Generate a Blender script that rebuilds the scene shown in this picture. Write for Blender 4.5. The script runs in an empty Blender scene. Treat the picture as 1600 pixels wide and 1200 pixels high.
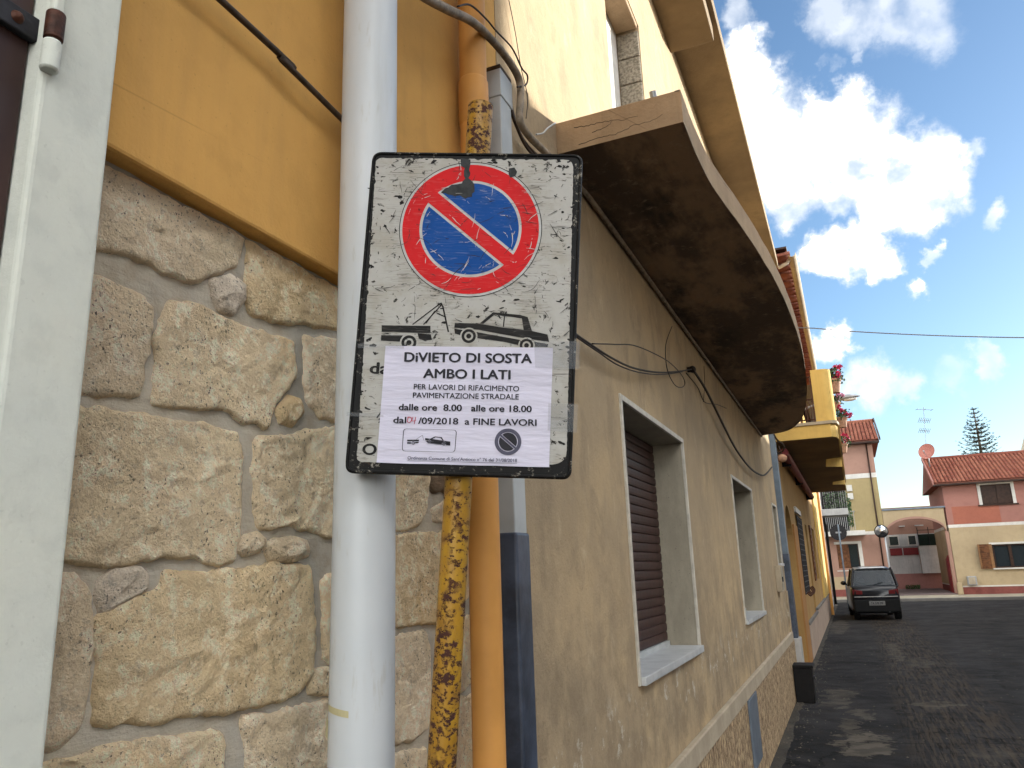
import bpy, bmesh, math, random
from math import sin, cos, pi, radians, sqrt
from mathutils import Vector, Matrix, noise
random.seed(7)
scene = bpy.context.scene
COL = scene.collection

# ------------------------------------------------------------------ camera
H = 1.7; F = 1205.0
PITCH, ROLL, YAW = radians(13.858), radians(-1.951), radians(22.809)
fwd = Vector((-sin(YAW)*cos(PITCH), cos(YAW)*cos(PITCH), sin(PITCH)))
_r = Vector((cos(YAW), sin(YAW), 0)); _u = _r.cross(fwd)
right = cos(ROLL)*_r + sin(ROLL)*_u; up = cos(ROLL)*_u - sin(ROLL)*_r
cd = bpy.data.cameras.new('camera'); cam = bpy.data.objects.new('camera', cd); COL.objects.link(cam)
M = Matrix((right, up, -fwd)).transposed().to_4x4(); M.translation = (0, 0, H); cam.matrix_world = M
cd.sensor_width = 36; cd.lens = F/1600*36; cd.clip_start = .05; cd.clip_end = 3000
scene.camera = cam

# ------------------------------------------------------------------ world
SUN_EL, SUN_AZ = radians(12.5), radians(45)      # azimuth from +Y towards +X
world = bpy.data.worlds.new('World'); scene.world = world; world.use_nodes = True
def ray(x, y): return ((x-800)/F*right + (600-y)/F*up + fwd).normalized()
def build_world():
    nt = world.node_tree; nt.nodes.clear(); N = nt.nodes.new; L = nt.links.new
    out = N('ShaderNodeOutputWorld'); bg = N('ShaderNodeBackground')
    sky = N('ShaderNodeTexSky'); sky.sky_type = 'NISHITA'; sky.sun_disc = False
    sky.sun_elevation = SUN_EL; sky.sun_rotation = SUN_AZ; sky.air_density = 1.0; sky.dust_density = .6; sky.ozone_density = 2.0
    bg.inputs['Strength'].default_value = .15
    tc = N('ShaderNodeTexCoord')
    n1 = N('ShaderNodeTexNoise'); n1.inputs['Scale'].default_value = 11; n1.inputs['Detail'].default_value = 9; n1.inputs['Roughness'].default_value = .62
    L(tc.outputs['Generated'], n1.inputs['Vector'])
    s1 = N('ShaderNodeVectorMath'); s1.operation = 'SUBTRACT'; L(n1.outputs['Color'], s1.inputs[0]); s1.inputs[1].default_value = (.5, .5, .5)
    s2 = N('ShaderNodeVectorMath'); s2.operation = 'MULTIPLY_ADD'; L(s1.outputs[0], s2.inputs[0]); s2.inputs[1].default_value = (.11, .11, .13); L(tc.outputs['Generated'], s2.inputs[2])
    blobs = [(1150,20,34,.5),(1165,75,40,.9),(1180,130,50,1),(1195,195,66,1),(1222,255,74,1),(1268,205,50,1),(1330,175,40,.85),(1320,215,60,1),(1290,270,70,1),
             (1370,270,75,1),(1425,255,62,1),(1475,240,36,.95),(1510,232,26,.6),(1425,310,58,1),(1375,330,45,1),(1440,335,32,1),(1310,315,45,.9),(1235,320,45,.7),
             (1290,400,36,1),(1330,392,40,1),(1370,383,34,1),(1375,408,28,1),(1442,404,17,.7),(1432,464,26,1),(1303,534,28,1),(1350,600,50,.62),(1405,602,34,.5),
             (1560,332,26,.6),(1545,556,26,.5),(1480,588,36,.35),(1290,15,50,.5),(1345,30,60,.55),(1420,20,70,.5),(1395,60,30,.45),(1260,30,30,.5),(1345,100,18,.4),(1300,118,18,.4),(1560,700,40,.2)]
    prev = None
    for (px, py, r, w) in blobs:
        d = ray(px, py)
        v = N('ShaderNodeVectorMath'); v.operation = 'DISTANCE'; L(s2.outputs[0], v.inputs[0]); v.inputs[1].default_value = d
        m = N('ShaderNodeMapRange'); m.interpolation_type = 'SMOOTHSTEP'; L(v.outputs['Value'], m.inputs['Value'])
        m.inputs['From Min'].default_value = r*.42/F; m.inputs['From Max'].default_value = r*1.22/F
        m.inputs['To Min'].default_value = w; m.inputs['To Max'].default_value = 0
        if prev is None: prev = m.outputs[0]
        else:
            x = N('ShaderNodeMath'); x.operation = 'MAXIMUM'; L(prev, x.inputs[0]); L(m.outputs[0], x.inputs[1]); prev = x.outputs[0]
    # broken cloud out of view, spread wider to brighten the shaded walls
    n2 = N('ShaderNodeTexNoise'); n2.inputs['Scale'].default_value = 3.1; n2.inputs['Detail'].default_value = 8; L(s2.outputs[0], n2.inputs['Vector'])
    c2 = N('ShaderNodeMapRange'); c2.interpolation_type = 'SMOOTHSTEP'; L(n2.outputs['Fac'], c2.inputs['Value']); c2.inputs['From Min'].default_value = .49; c2.inputs['From Max'].default_value = .58
    dd = N('ShaderNodeVectorMath'); dd.operation = 'DISTANCE'; L(tc.outputs['Generated'], dd.inputs[0]); dd.inputs[1].default_value = ray(1400, 400)
    mk = N('ShaderNodeMapRange'); L(dd.outputs['Value'], mk.inputs['Value']); mk.inputs['From Min'].default_value = .36; mk.inputs['From Max'].default_value = .55
    ml = N('ShaderNodeMath'); ml.operation = 'MULTIPLY'; L(c2.outputs[0], ml.inputs[0]); L(mk.outputs[0], ml.inputs[1])
    x = N('ShaderNodeMath'); x.operation = 'MAXIMUM'; L(prev, x.inputs[0]); L(ml.outputs[0], x.inputs[1]); prev = x.outputs[0]
    # soften cloud density with fine noise
    n3 = N('ShaderNodeTexNoise'); n3.inputs['Scale'].default_value = 26; n3.inputs['Detail'].default_value = 6; L(tc.outputs['Generated'], n3.inputs['Vector'])
    m3 = N('ShaderNodeMapRange'); L(n3.outputs['Fac'], m3.inputs['Value']); m3.inputs['From Min'].default_value = .3; m3.inputs['From Max'].default_value = .6; m3.inputs['To Min'].default_value = .45; m3.inputs['To Max'].default_value = 1
    q = N('ShaderNodeMath'); q.operation = 'MULTIPLY'; L(prev, q.inputs[0]); L(m3.outputs[0], q.inputs[1])
    q2 = N('ShaderNodeMapRange'); q2.interpolation_type='SMOOTHSTEP'; L(q.outputs[0], q2.inputs['Value']); q2.inputs['From Min'].default_value = .08; q2.inputs['From Max'].default_value = .85
    tint = N('ShaderNodeMixRGB'); tint.blend_type = 'MULTIPLY'; tint.inputs[0].default_value = 1; L(sky.outputs[0], tint.inputs[1]); tint.inputs[2].default_value = SKYTINT
    thin = N('ShaderNodeMixRGB'); L(q2.outputs[0], thin.inputs[0]); L(tint.outputs[0], thin.inputs[1]); thin.inputs[2].default_value = (2.05, 2.12, 2.2, 1)
    core = N('ShaderNodeMapRange'); core.interpolation_type = 'SMOOTHSTEP'; L(q.outputs[0], core.inputs['Value']); core.inputs['From Min'].default_value = .55; core.inputs['From Max'].default_value = .95
    mix = N('ShaderNodeMixRGB'); L(core.outputs[0], mix.inputs[0]); L(thin.outputs[0], mix.inputs[1]); mix.inputs[2].default_value = CLOUD
    L(mix.outputs[0], bg.inputs['Color']); L(bg.outputs[0], out.inputs['Surface'])
CLOUD = (22, 22, 21.5, 1); SKYTINT = (.285, .33, .365, 1)
build_world()
sl = bpy.data.lights.new('sun', 'SUN'); sl.energy = 2.9; sl.angle = radians(.53); sl.color = (1, .955, .88)
sun = bpy.data.objects.new('sun', sl); COL.objects.link(sun)
sd = Vector((sin(SUN_AZ)*cos(SUN_EL), cos(SUN_AZ)*cos(SUN_EL), sin(SUN_EL)))
sun.rotation_euler = sd.to_track_quat('Z', 'Y').to_euler(); sun.location = (20, 20, 20)
vs = scene.view_settings; scene.display_settings.display_device = 'sRGB'
vs.view_transform = 'Standard'; vs.look = 'None'; vs.gamma = 1; vs.exposure = 2.0; vs.use_curve_mapping = False
scene.render.engine = 'CYCLES'; scene.cycles.max_bounces = 8; scene.cycles.diffuse_bounces = 5

# ------------------------------------------------------------------ helpers
def Wp(x, y, d=-.9):
    r = ray(x, y); r = r*(d/r.x); return Vector((r.x, r.y, r.z+H))
def Zp(x, y, z):
    r = ray(x, y); r = r*((z-H)/r.z); return Vector((r.x, r.y, z))
def Yp(x, y, yy):
    r = ray(x, y); r = r*(yy/r.y); return Vector((r.x, r.y, r.z+H))

class G:
    def __init__(s): s.v = []; s.f = []
    def face(s, *p):
        i = len(s.v); s.v += [tuple(q) for q in p]; s.f.append(tuple(range(i, i+len(p)))); return s
    def box(s, x0, x1, y0, y1, z0, z1):
        i = len(s.v)
        s.v += [(x0,y0,z0),(x1,y0,z0),(x1,y1,z0),(x0,y1,z0),(x0,y0,z1),(x1,y0,z1),(x1,y1,z1),(x0,y1,z1)]
        s.f += [tuple(i+k for k in q) for q in ((0,3,2,1),(4,5,6,7),(0,1,5,4),(1,2,6,5),(2,3,7,6),(3,0,4,7))]; return s
    def prism(s, pts, vec):
        n = len(pts); i = len(s.v); vec = Vector(vec)
        s.v += [tuple(p) for p in pts] + [tuple(Vector(p)+vec) for p in pts]
        s.f.append(tuple(i+k for k in range(n))[::-1]); s.f.append(tuple(i+n+k for k in range(n)))
        for k in range(n): s.f.append((i+k, i+(k+1) % n, i+n+(k+1) % n, i+n+k))
        return s
    def tube(s, pts, r, n=8, cap=True, smooth=0):
        pts = [Vector(p) for p in pts]
        if smooth: pts = spline(pts, smooth)
        rr = r if isinstance(r, (list, tuple)) else [r]*len(pts)
        if len(rr) != len(pts): rr = [rr[0]+(rr[-1]-rr[0])*k/(len(pts)-1) for k in range(len(pts))]
        i0 = len(s.v); ref = Vector((0, 0, 1)); prev = None
        for k, p in enumerate(pts):
            t = (pts[min(k+1, len(pts)-1)]-pts[max(k-1, 0)]).normalized()
            if prev is None:
                a = t.cross(ref)
                if a.length < .05: a = t.cross(Vector((1, 0, 0)))
            else: a = prev - t*prev.dot(t)
            a.normalize(); prev = a; b = t.cross(a)
            for j in range(n):
                w = 2*pi*j/n; s.v.append(tuple(p+rr[k]*(cos(w)*a+sin(w)*b)))
        for k in range(len(pts)-1):
            for j in range(n):
                s.f.append((i0+k*n+j, i0+k*n+(j+1) % n, i0+(k+1)*n+(j+1) % n, i0+(k+1)*n+j))
        if cap:
            s.f.append(tuple(i0+j for j in range(n))[::-1]); m = len(pts)-1; s.f.append(tuple(i0+m*n+j for j in range(n)))
        return s
    def lathe(s, c, prof, n=24, ax=(0,0,1), sx=(1,0,0)):
        c = Vector(c); ax = Vector(ax).normalized(); a = Vector(sx); a = a-ax*a.dot(ax); a = (a if a.length > .05 else ax.orthogonal()).normalized(); b = ax.cross(a); i0 = len(s.v)
        for (r, h) in prof:
            for j in range(n):
                w = 2*pi*j/n; s.v.append(tuple(c+ax*h+r*(cos(w)*a+sin(w)*b)))
        for k in range(len(prof)-1):
            for j in range(n): s.f.append((i0+k*n+j, i0+k*n+(j+1) % n, i0+(k+1)*n+(j+1) % n, i0+(k+1)*n+j))
        return s
    def ball(s, c, r, n=10, m=6, sq=(1,1,1)):
        i0 = len(s.v)
        for k in range(m+1):
            t = pi*k/m
            for j in range(n):
                w = 2*pi*j/n; s.v.append((c[0]+r*sq[0]*sin(t)*cos(w), c[1]+r*sq[1]*sin(t)*sin(w), c[2]+r*sq[2]*cos(t)))
        for k in range(m):
            for j in range(n): s.f.append((i0+k*n+j, i0+(k+1)*n+j, i0+(k+1)*n+(j+1) % n, i0+k*n+(j+1) % n))
        return s

def spline(P, n):
    out = []
    for i in range(len(P)-1):
        p0 = P[max(i-1, 0)]; p1 = P[i]; p2 = P[i+1]; p3 = P[min(i+2, len(P)-1)]
        for k in range(n):
            t = k/n
            out.append(.5*((2*p1)+(p2-p0)*t+(2*p0-5*p1+4*p2-p3)*t*t+(3*p1-p0-3*p2+p3)*t**3))
    out.append(P[-1]); return out

def thing(name, label, cat, loc=(0, 0, 0), group=None):
    o = bpy.data.objects.new(name, None); COL.objects.link(o); o.location = loc; o.empty_display_size = .1
    o['label'] = label; o['category'] = cat
    if group: o['group'] = group
    o['org'] = tuple(loc)
    return o
def tag(o, label, cat, group=None):
    o['label'] = label; o['category'] = cat
    if group: o['group'] = group
    return o
def org(p):
    v = Vector((0, 0, 0))
    if p is not None: v = Vector(p.get('org', (0, 0, 0)))
    return v
def obj(name, g, mat, parent=None, smooth=False, bevel=0, seg=2, local=False, label=None, kind=None, nofix=False):
    off = Vector((0, 0, 0)) if local else org(parent)
    me = bpy.data.meshes.new(name); me.from_pydata([tuple(Vector(v)-off) for v in g.v], [], g.f); me.materials.append(mat)
    if not nofix:
        bm = bmesh.new(); bm.from_mesh(me); bmesh.ops.recalc_face_normals(bm, faces=bm.faces[:]); bm.to_mesh(me); bm.free()
    if smooth:
        for p in me.polygons: p.use_smooth = True
        if smooth != 1: 
            try: me.set_sharp_from_angle(angle=radians(smooth))
            except Exception: pass
    me.update()
    o = bpy.data.objects.new(name, me); COL.objects.link(o)
    if parent is not None:
        o.parent = parent; o['org'] = tuple(off)
    if bevel:
        b = o.modifiers.new('b', 'BEVEL'); b.width = bevel; b.segments = seg; b.limit_method = 'ANGLE'; b.harden_normals = False
    if label: o['label'] = label
    if kind: o['kind'] = kind
    return o
def share(o, name, loc, parent, rot=None):
    c = o.copy(); c.name = name; COL.objects.link(c); c.parent = parent; c.location = loc
    if rot is not None: c.rotation_euler = rot
    return c

# ---- materials
class NT:
    def __init__(s, name):
        s.m = bpy.data.materials.new(name); s.m.use_nodes = True; s.t = s.m.node_tree; s.b = s.t.nodes['Principled BSDF']
        s.tc = s.t.nodes.new('ShaderNodeTexCoord').outputs['Object']
    def n(s, typ, **kw):
        x = s.t.nodes.new(typ)
        for k, v in kw.items(): setattr(x, k, v)
        return x
    def l(s, a, b): s.t.links.new(a, b)
    def mapv(s, sc=(1,1,1), rot=(0,0,0), loc=(0,0,0)):
        m = s.n('ShaderNodeMapping'); s.l(s.tc, m.inputs[0]); m.inputs['Scale'].default_value = sc; m.inputs['Rotation'].default_value = rot; m.inputs['Location'].default_value = loc; return m.outputs[0]
    def noise(s, scale, detail=5, rough=.55, vec=None, dist=0):
        x = s.n('ShaderNodeTexNoise'); s.l(vec or s.tc, x.inputs['Vector']); x.inputs['Scale'].default_value = scale; x.inputs['Detail'].default_value = detail; x.inputs['Roughness'].default_value = rough; x.inputs['Distortion'].default_value = dist; return x.outputs['Fac']
    def vor(s, scale, feat='F1', vec=None, out='Distance', rnd=1):
        x = s.n('ShaderNodeTexVoronoi', feature=feat); s.l(vec or s.tc, x.inputs['Vector']); x.inputs['Scale'].default_value = scale; x.inputs['Randomness'].default_value = rnd; return x.outputs[out]
    def rng(s, v, a, b, c=0, d=1, smooth=True):
        x = s.n('ShaderNodeMapRange'); x.interpolation_type = 'SMOOTHSTEP' if smooth else 'LINEAR'; s.l(v, x.inputs['Value'])
        for k, q in zip(('From Min', 'From Max', 'To Min', 'To Max'), (a, b, c, d)): x.inputs[k].default_value = q
        return x.outputs[0]
    def math(s, op, a, b=None):
        x = s.n('ShaderNodeMath', operation=op)
        for i, q in enumerate((a, b)):
            if q is None: continue
            if isinstance(q, (int, float)): x.inputs[i].default_value = q
            else: s.l(q, x.inputs[i])
        return x.outputs[0]
    def mix(s, f, a, b, mode='MIX'):
        x = s.n('ShaderNodeMixRGB', blend_type=mode)
        for i, q in enumerate((f, a, b)):
            if isinstance(q, (int, float)): x.inputs[i].default_value = q
            elif isinstance(q, (tuple, list)): x.inputs[i].default_value = (*q[:3], 1)
            else: s.l(q, x.inputs[i])
        return x.outputs[0]
    def col(s, c):
        if isinstance(c, (tuple, list)): s.b.inputs['Base Color'].default_value = (*c[:3], 1)
        else: s.l(c, s.b.inputs['Base Color'])
        return s
    def rough(s, r):
        if isinstance(r, (int, float)): s.b.inputs['Roughness'].default_value = r
        else: s.l(r, s.b.inputs['Roughness'])
        return s
    def metal(s, v): s.b.inputs['Metallic'].default_value = v; return s
    def spec(s, v): s.b.inputs['Specular IOR Level'].default_value = v; return s
    def bump(s, h, dist, strength=1, prev=None):
        x = s.n('ShaderNodeBump'); x.inputs['Strength'].default_value = strength; x.inputs['Distance'].default_value = dist; s.l(h, x.inputs['Height'])
        if prev is not None: s.l(prev, x.inputs['Normal'])
        s.l(x.outputs[0], s.b.inputs['Normal']); return x.outputs[0]
    def sep(s):
        x = s.n('ShaderNodeSeparateXYZ'); s.l(s.tc, x.inputs[0]); return x.outputs
def dk(c, f): return tuple(q*f for q in c)
def plaster(name, c, c2=None, sc=2.0, var=.8, bump=.0015, fine=90, streak=.0, streakcol=None, rough=.9, speck=0, crack=0):
    m = NT(name); c2 = c2 or dk(c, .8)
    k = m.mix(m.rng(m.noise(sc, 6, .6), .35, .65), c, c2)
    k = m.mix(m.math('MULTIPLY', m.rng(m.noise(sc*7, 5, .6), .45, .7), .35), k, dk(c2, .8))
    if streak:
        st = m.noise(5, 6, .65, m.mapv((3, 3, .22)), .4)
        k = m.mix(m.math('MULTIPLY', m.rng(st, .48, .7), streak), k, streakcol or dk(c, .55))
    if speck:
        k = m.mix(m.math('MULTIPLY', m.rng(m.noise(120, 2, .5), .68, .74), speck), k, dk(c, .3))
    if crack:
        cr = m.vor(1.1, 'DISTANCE_TO_EDGE', m.mapv((1, 1, 1.7)))
        nz = m.rng(m.noise(1.5, 4), .5, .62)
        lin = m.rng(cr, .0, .004, 1, 0)
        k = m.mix(m.math('MULTIPLY', m.math('MULTIPLY', lin, nz), crack), k, dk(c, .35))
    m.col(k).rough(rough).spec(.25)
    h = m.math('ADD', m.noise(fine, 6, .6), m.math('MULTIPLY', m.noise(fine*.12, 4), 1.5))
    m.bump(h, bump, 1)
    return m.m
def plain(name, c, rough=.5, metal=0, var=.15, sc=15, bump=0):
    m = NT(name)
    m.col(m.mix(m.rng(m.noise(sc, 5), .35, .7), c, dk(c, 1-var*1.6))).rough(rough).metal(metal).spec(.22)
    if bump: m.bump(m.noise(sc*4, 4), bump)
    return m.m

MAT = {}
def build_mats():
    D = MAT
    D['orange'] = plaster('orange_plaster', (.65,.36,.10), (.58,.32,.09), 1.3, bump=.0012, fine=140, streak=.25, streakcol=(.44,.25,.085), speck=.25, crack=.35)
    D['orangepipe'] = plain('orange_pipe_paint', (.62,.30,.08), .5, var=.08, sc=6, bump=.0003)
    # beige wall: patchy, stained, water streaks
    m = NT('beige_plaster')
    c = m.mix(m.rng(m.noise(.8, 6, .62), .38, .62), (.43,.30,.175), (.34,.245,.155))
    c = m.mix(m.math('MULTIPLY', m.rng(m.noise(2.2, 8, .7, m.mapv((1.2, 1.2, .8))), .42, .66), .55), c, (.31,.225,.145))
    c = m.mix(m.math('MULTIPLY', m.rng(m.noise(4, 8, .68, m.mapv((1.1, 1.1, .7), (0,0,0), (3,1,0)), .3), .50, .66), .5), c, (.24,.175,.115))
    c = m.mix(m.math('MULTIPLY', m.rng(m.noise(5, 8, .72, m.mapv((1.3, 1.3, .6), (0,0,0), (9,4,2))), .56, .68), .5), c, (.50,.37,.24))
    z = m.sep()[2]
    low = m.math('MULTIPLY', m.rng(z, .9, 2.2, 1, 0), m.rng(m.noise(3.4, 9, .72), .42, .60))
    c = m.mix(m.math('MULTIPLY', low, .65), c, (.20,.145,.095))
    c = m.mix(m.math('MULTIPLY', m.rng(m.noise(60, 5, .65), .60, .70), .4), c, (.14,.10,.07))
    band_ = m.math('MULTIPLY', m.rng(z, .95, 1.05, 0, 1), m.rng(z, 1.12, 1.28, 1, 0))
    patch = m.math('MULTIPLY', band_, m.rng(m.noise(7, 9, .78), .56, .585))
    c = m.mix(m.math('MULTIPLY', patch, .8), c, (.46,.39,.31))
    c = m.mix(1.0, c, (1.12,1.19,1.20), 'MULTIPLY')
    m.col(c).rough(.92).spec(.12)
    m.bump(m.math('ADD', m.noise(100, 7, .7), m.math('MULTIPLY', m.noise(7, 6, .6), 4)), .0032)
    D['beige'] = m.m
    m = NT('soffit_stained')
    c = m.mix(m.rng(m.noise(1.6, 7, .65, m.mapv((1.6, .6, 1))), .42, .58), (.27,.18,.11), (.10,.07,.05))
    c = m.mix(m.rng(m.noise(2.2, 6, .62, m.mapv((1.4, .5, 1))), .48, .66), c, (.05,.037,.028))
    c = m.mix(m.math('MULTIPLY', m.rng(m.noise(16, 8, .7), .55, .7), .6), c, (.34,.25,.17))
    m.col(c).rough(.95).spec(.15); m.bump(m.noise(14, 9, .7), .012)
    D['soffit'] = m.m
    D['concrete'] = plaster('balcony_render', (.38,.27,.165), (.31,.22,.135), 2.5, bump=.003, fine=60, streak=.35, speck=.4, crack=.9)
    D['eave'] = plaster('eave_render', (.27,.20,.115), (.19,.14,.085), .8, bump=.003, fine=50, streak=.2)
    D['whiteplaster'] = plaster('white_jamb_paint', (.66,.67,.585), (.62,.64,.575), 3, bump=.0014, fine=70, speck=.12)
    # limestone
    def stone(name, a, b, cc, d, seed):
        m = NT(name); v = m.mapv((1,1,1), (0,0,0), (seed, seed*2, seed*3))
        c = m.mix(m.rng(m.noise(7, 7, .65, v), .35, .65), a, b)
        c = m.mix(m.math('MULTIPLY', m.rng(m.noise(3.6, 5, .6, v), .50, .66), .8), c, cc)
        c = m.mix(m.math('MULTIPLY', m.rng(m.noise(26, 8, .75, v), .48, .60), .75), c, d)
        c = m.mix(m.math('MULTIPLY', m.rng(m.noise(44, 7, .75, v), .55, .63), .38), c, dk(b, .5))
        pit = m.math('MULTIPLY', m.rng(m.noise(165, 4, .65, v), .60, .66), m.rng(m.noise(9, 4, .6, v), .40, .6))
        c = m.mix(m.math('MULTIPLY', pit, .85), c, (.07,.05,.035))
        c = m.mix(m.math('MULTIPLY', m.rng(m.noise(330, 2, .5, v), .60, .68), .2), c, dk(b, .4))
        c = m.mix(1.0, c, (1.38,1.33,1.24), 'MULTIPLY')
        m.col(c).rough(.95).spec(.1)
        h = m.math('ADD', m.math('MULTIPLY', m.noise(38, 9, .75, v), 2.6), m.noise(170, 6, .7, v))
        h = m.math('SUBTRACT', h, m.math('MULTIPLY', pit, 1.0))
        m.bump(h, .008)
        return m.m
    D['stone'] = [stone('limestone_cream', (.76,.64,.45), (.66,.54,.37), (.74,.58,.36), (.86,.78,.63), 1.3),
                  stone('limestone_ochre', (.72,.585,.38), (.63,.49,.30), (.68,.48,.24), (.84,.75,.58), 4.1),
                  stone('limestone_grey', (.74,.62,.45), (.64,.53,.38), (.60,.50,.35), (.84,.75,.62), 7.7),
                  stone('limestone_lilac', (.66,.58,.49), (.56,.49,.41), (.66,.58,.47), (.78,.71,.62), 2.9),
                  stone('limestone_brown', (.27,.20,.14), (.20,.145,.10), (.24,.16,.10), (.33,.26,.2), 5.9)]
    m = NT('mortar')
    c = m.mix(m.rng(m.noise(4, 6, .6), .35, .65), (.44,.385,.295), (.38,.35,.295))
    c = m.mix(m.math('MULTIPLY', m.rng(m.noise(18, 5, .6), .5, .7), .4), c, (.29,.225,.145))
    m.col(c).rough(.93).spec(.2); m.bump(m.math('ADD', m.noise(60, 6, .65), m.noise(14, 4, .6, m.mapv((1, 1, 4)))), .003)
    D['mortar'] = m.m
    # sign paint with chips and scratches
    def chips(m, amt=0.0):
        nb = m.rng(m.noise(8, 4, .6), .30, .52)
        c1 = m.rng(m.noise(46, 9, .74, None, .5), .64-amt, .652-amt)
        c2 = m.rng(m.noise(30, 7, .7, m.mapv((1, 3.2, 1), (0, 0, .2))), .675-amt, .69-amt)
        c3 = m.rng(m.noise(34, 6, .7, m.mapv((2.6, 1, 1), (0, 0, .6))), .70-amt, .715-amt)
        s = m.math('MULTIPLY', m.math('MAXIMUM', m.math('MAXIMUM', c1, c2), c3), nb)
        # hairline scratches
        h = None
        for k, a in enumerate((.7, -.5, 1.4, .2)):
            w = m.noise(7+k*3, 2, .5, m.mapv((.6, 14, 1), (0, 0, a), (k*3.1, k, 0)))
            e = m.rng(m.math('ABSOLUTE', m.math('SUBTRACT', w, .5)), .0, .012, 1, 0)
            e = m.math('MULTIPLY', e, m.rng(m.noise(13, 3, .6, m.mapv((1,1,1), (0,0,0), (k*7, 0, 0))), .52, .58))
            h = e if h is None else m.math('MAXIMUM', h, e)
        return m.rng(s, .3, .5), h
    def signpaint(name, c, c2, amt=0.0, scol=(.03,.028,.025), hair=.7, hcol=None, rough=.42):
        m = NT(name); s, h = chips(m, amt)
        k = m.mix(m.rng(m.noise(14, 6, .65), .4, .7), c, c2)
        k = m.mix(m.math('MULTIPLY', h, hair), k, hcol or (.08,.07,.06))
        k = m.mix(s, k, scol)
        m.col(k).rough(.6).spec(.12); m.bump(m.math('MULTIPLY', s, -1), .0006); return m.m
    D['s_white'] = signpaint('sign_white_enamel', (.42,.415,.39), (.35,.335,.29), .04)
    D['s_red'] = signpaint('sign_red_enamel', (.56,.013,.016), (.48,.013,.016), 0.0, hair=.35, hcol=(.55,.25,.22), scol=(.06,.012,.015))
    D['s_blue'] = signpaint('sign_blue_enamel', (.004,.062,.27), (.004,.055,.23), 0.005, hair=.3, hcol=(.3,.35,.45))
    D['s_black'] = signpaint('sign_black_print', (.012,.012,.012), (.02,.019,.018), -.03, scol=(.2,.18,.16), hcol=(.3,.28,.25), hair=.25)
    D['s_light'] = signpaint('sign_light_outline', (.50,.50,.49), (.42,.42,.40), -.01)
    m = NT('sign_rim_black')
    s = m.rng(m.noise(75, 8, .75), .56, .59); s2 = m.rng(m.noise(20, 7, .7), .48, .56)
    k = m.mix(m.math('MULTIPLY', s, s2), (.008,.008,.008), (.26,.24,.20))
    k = m.mix(m.rng(m.noise(40, 6, .7), .60, .68), k, (.045,.026,.016))
    m.col(k).rough(.5).spec(.12); m.bump(m.noise(60, 6), .0006); D['s_rim'] = m.m
    D['tar'] = plain('dark_grey_smear', (.03,.034,.036), .6, var=.4, sc=60, bump=.0004)
    # yellow post
    m = NT('yellow_post_paint')
    v = m.mapv((1, 1, .45))
    k = m.mix(m.rng(m.noise(9, 6, .65, v), .35, .65), (.43,.24,.014), (.33,.165,.012))
    r1 = m.rng(m.noise(62, 8, .75, v), .515, .55); r2 = m.rng(m.noise(5, 4, .6), .34, .6)
    r = m.math('MULTIPLY', r1, m.rng(r2, .2, .6)); r = m.math('MAXIMUM', r, m.rng(m.noise(120, 5, .7, v), .585, .61))
    k = m.mix(m.math('MULTIPLY', m.rng(m.noise(20, 7, .7, m.mapv((1,1,.15))), .5, .64), .5), k, (.22,.10,.02))
    k = m.mix(r, k, m.mix(m.noise(60, 3), (.025,.008,.006), (.085,.026,.014)))
    m.col(k).rough(m.rng(r, 0, 1, .45, .9)); m.bump(m.math('MULTIPLY', r, -1), .0012); D['ypost'] = m.m
    m = NT('white_pole_plastic')
    k = m.mix(m.rng(m.noise(2.2, 5, .6), .35, .7), (.53,.555,.57), (.49,.52,.54))
    k = m.mix(m.math('MULTIPLY', m.rng(m.noise(50, 4, .6, m.mapv((1,1,.2))), .60, .70), .35), k, (.38,.36,.30))
    k = m.mix(m.math('MULTIPLY', m.rng(m.noise(9, 6, .7, m.mapv((1,1,.12))), .52, .66), .3), k, (.40,.40,.37))
    m.col(k).rough(.4); m.bump(m.noise(3, 3), .002); D['wpole'] = m.m
    D['ductw'] = plain('duct_white_paint', (.44,.46,.46), .45, var=.12, sc=7, bump=.0008)
    m = NT('duct_navy_paint')
    k = m.mix(m.rng(m.noise(7, 6, .65), .35, .65), (.020,.028,.045), (.055,.072,.11))
    k = m.mix(m.rng(m.noise(24, 5, .6, m.mapv((1,1,.08))), .70, .72), k, (.25,.22,.16))
    m.col(k).rough(.42); m.bump(m.noise(16, 5), .0025); D['ductn'] = m.m
    D['ductg'] = plain('duct_grey_paint', (.17,.21,.25), .5, var=.15, sc=7, bump=.001)
    D['marble'] = plain('travertine_frame', (.56,.52,.44), .5, var=.15, sc=20, bump=.0006)
    m = NT('marble_reveal')
    k = m.mix(m.rng(m.noise(6, 8, .7, m.mapv((1, 1, .35))), .35, .65), (.34,.30,.225), (.25,.22,.165))
    k = m.mix(m.rng(m.noise(75, 5, .6), .64, .72), k, (.13,.11,.085)); m.col(k).rough(.6).spec(.3); m.bump(m.noise(90, 5), .001); D['reveal'] = m.m
    D['sill'] = plain('white_marble_sill', (.52,.53,.53), .3, var=.12, sc=9)
    m = NT('pebbledash')
    v = m.mapv((1, 1, .42))
    d = m.vor(48, 'F1', v); ds = m.vor(48, 'F1', v, 'Color')
    k = m.mix(m.rng(m.math('ADD', ds, 0), .25, .75), m.mix(m.rng(m.noise(3, 4), .4, .6), (.60,.44,.26), (.50,.37,.22)), (.30,.21,.13))
    k = m.mix(m.math('MULTIPLY', m.rng(m.noise(36, 7, .7, v), .50, .60), .8), k, (.09,.06,.04))
    m.col(k).rough(.95).spec(.15); m.bump(m.math('ADD', m.math('MULTIPLY', d, -1), m.noise(45, 7, .7, v)), .02); D['pebble'] = m.m
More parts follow.
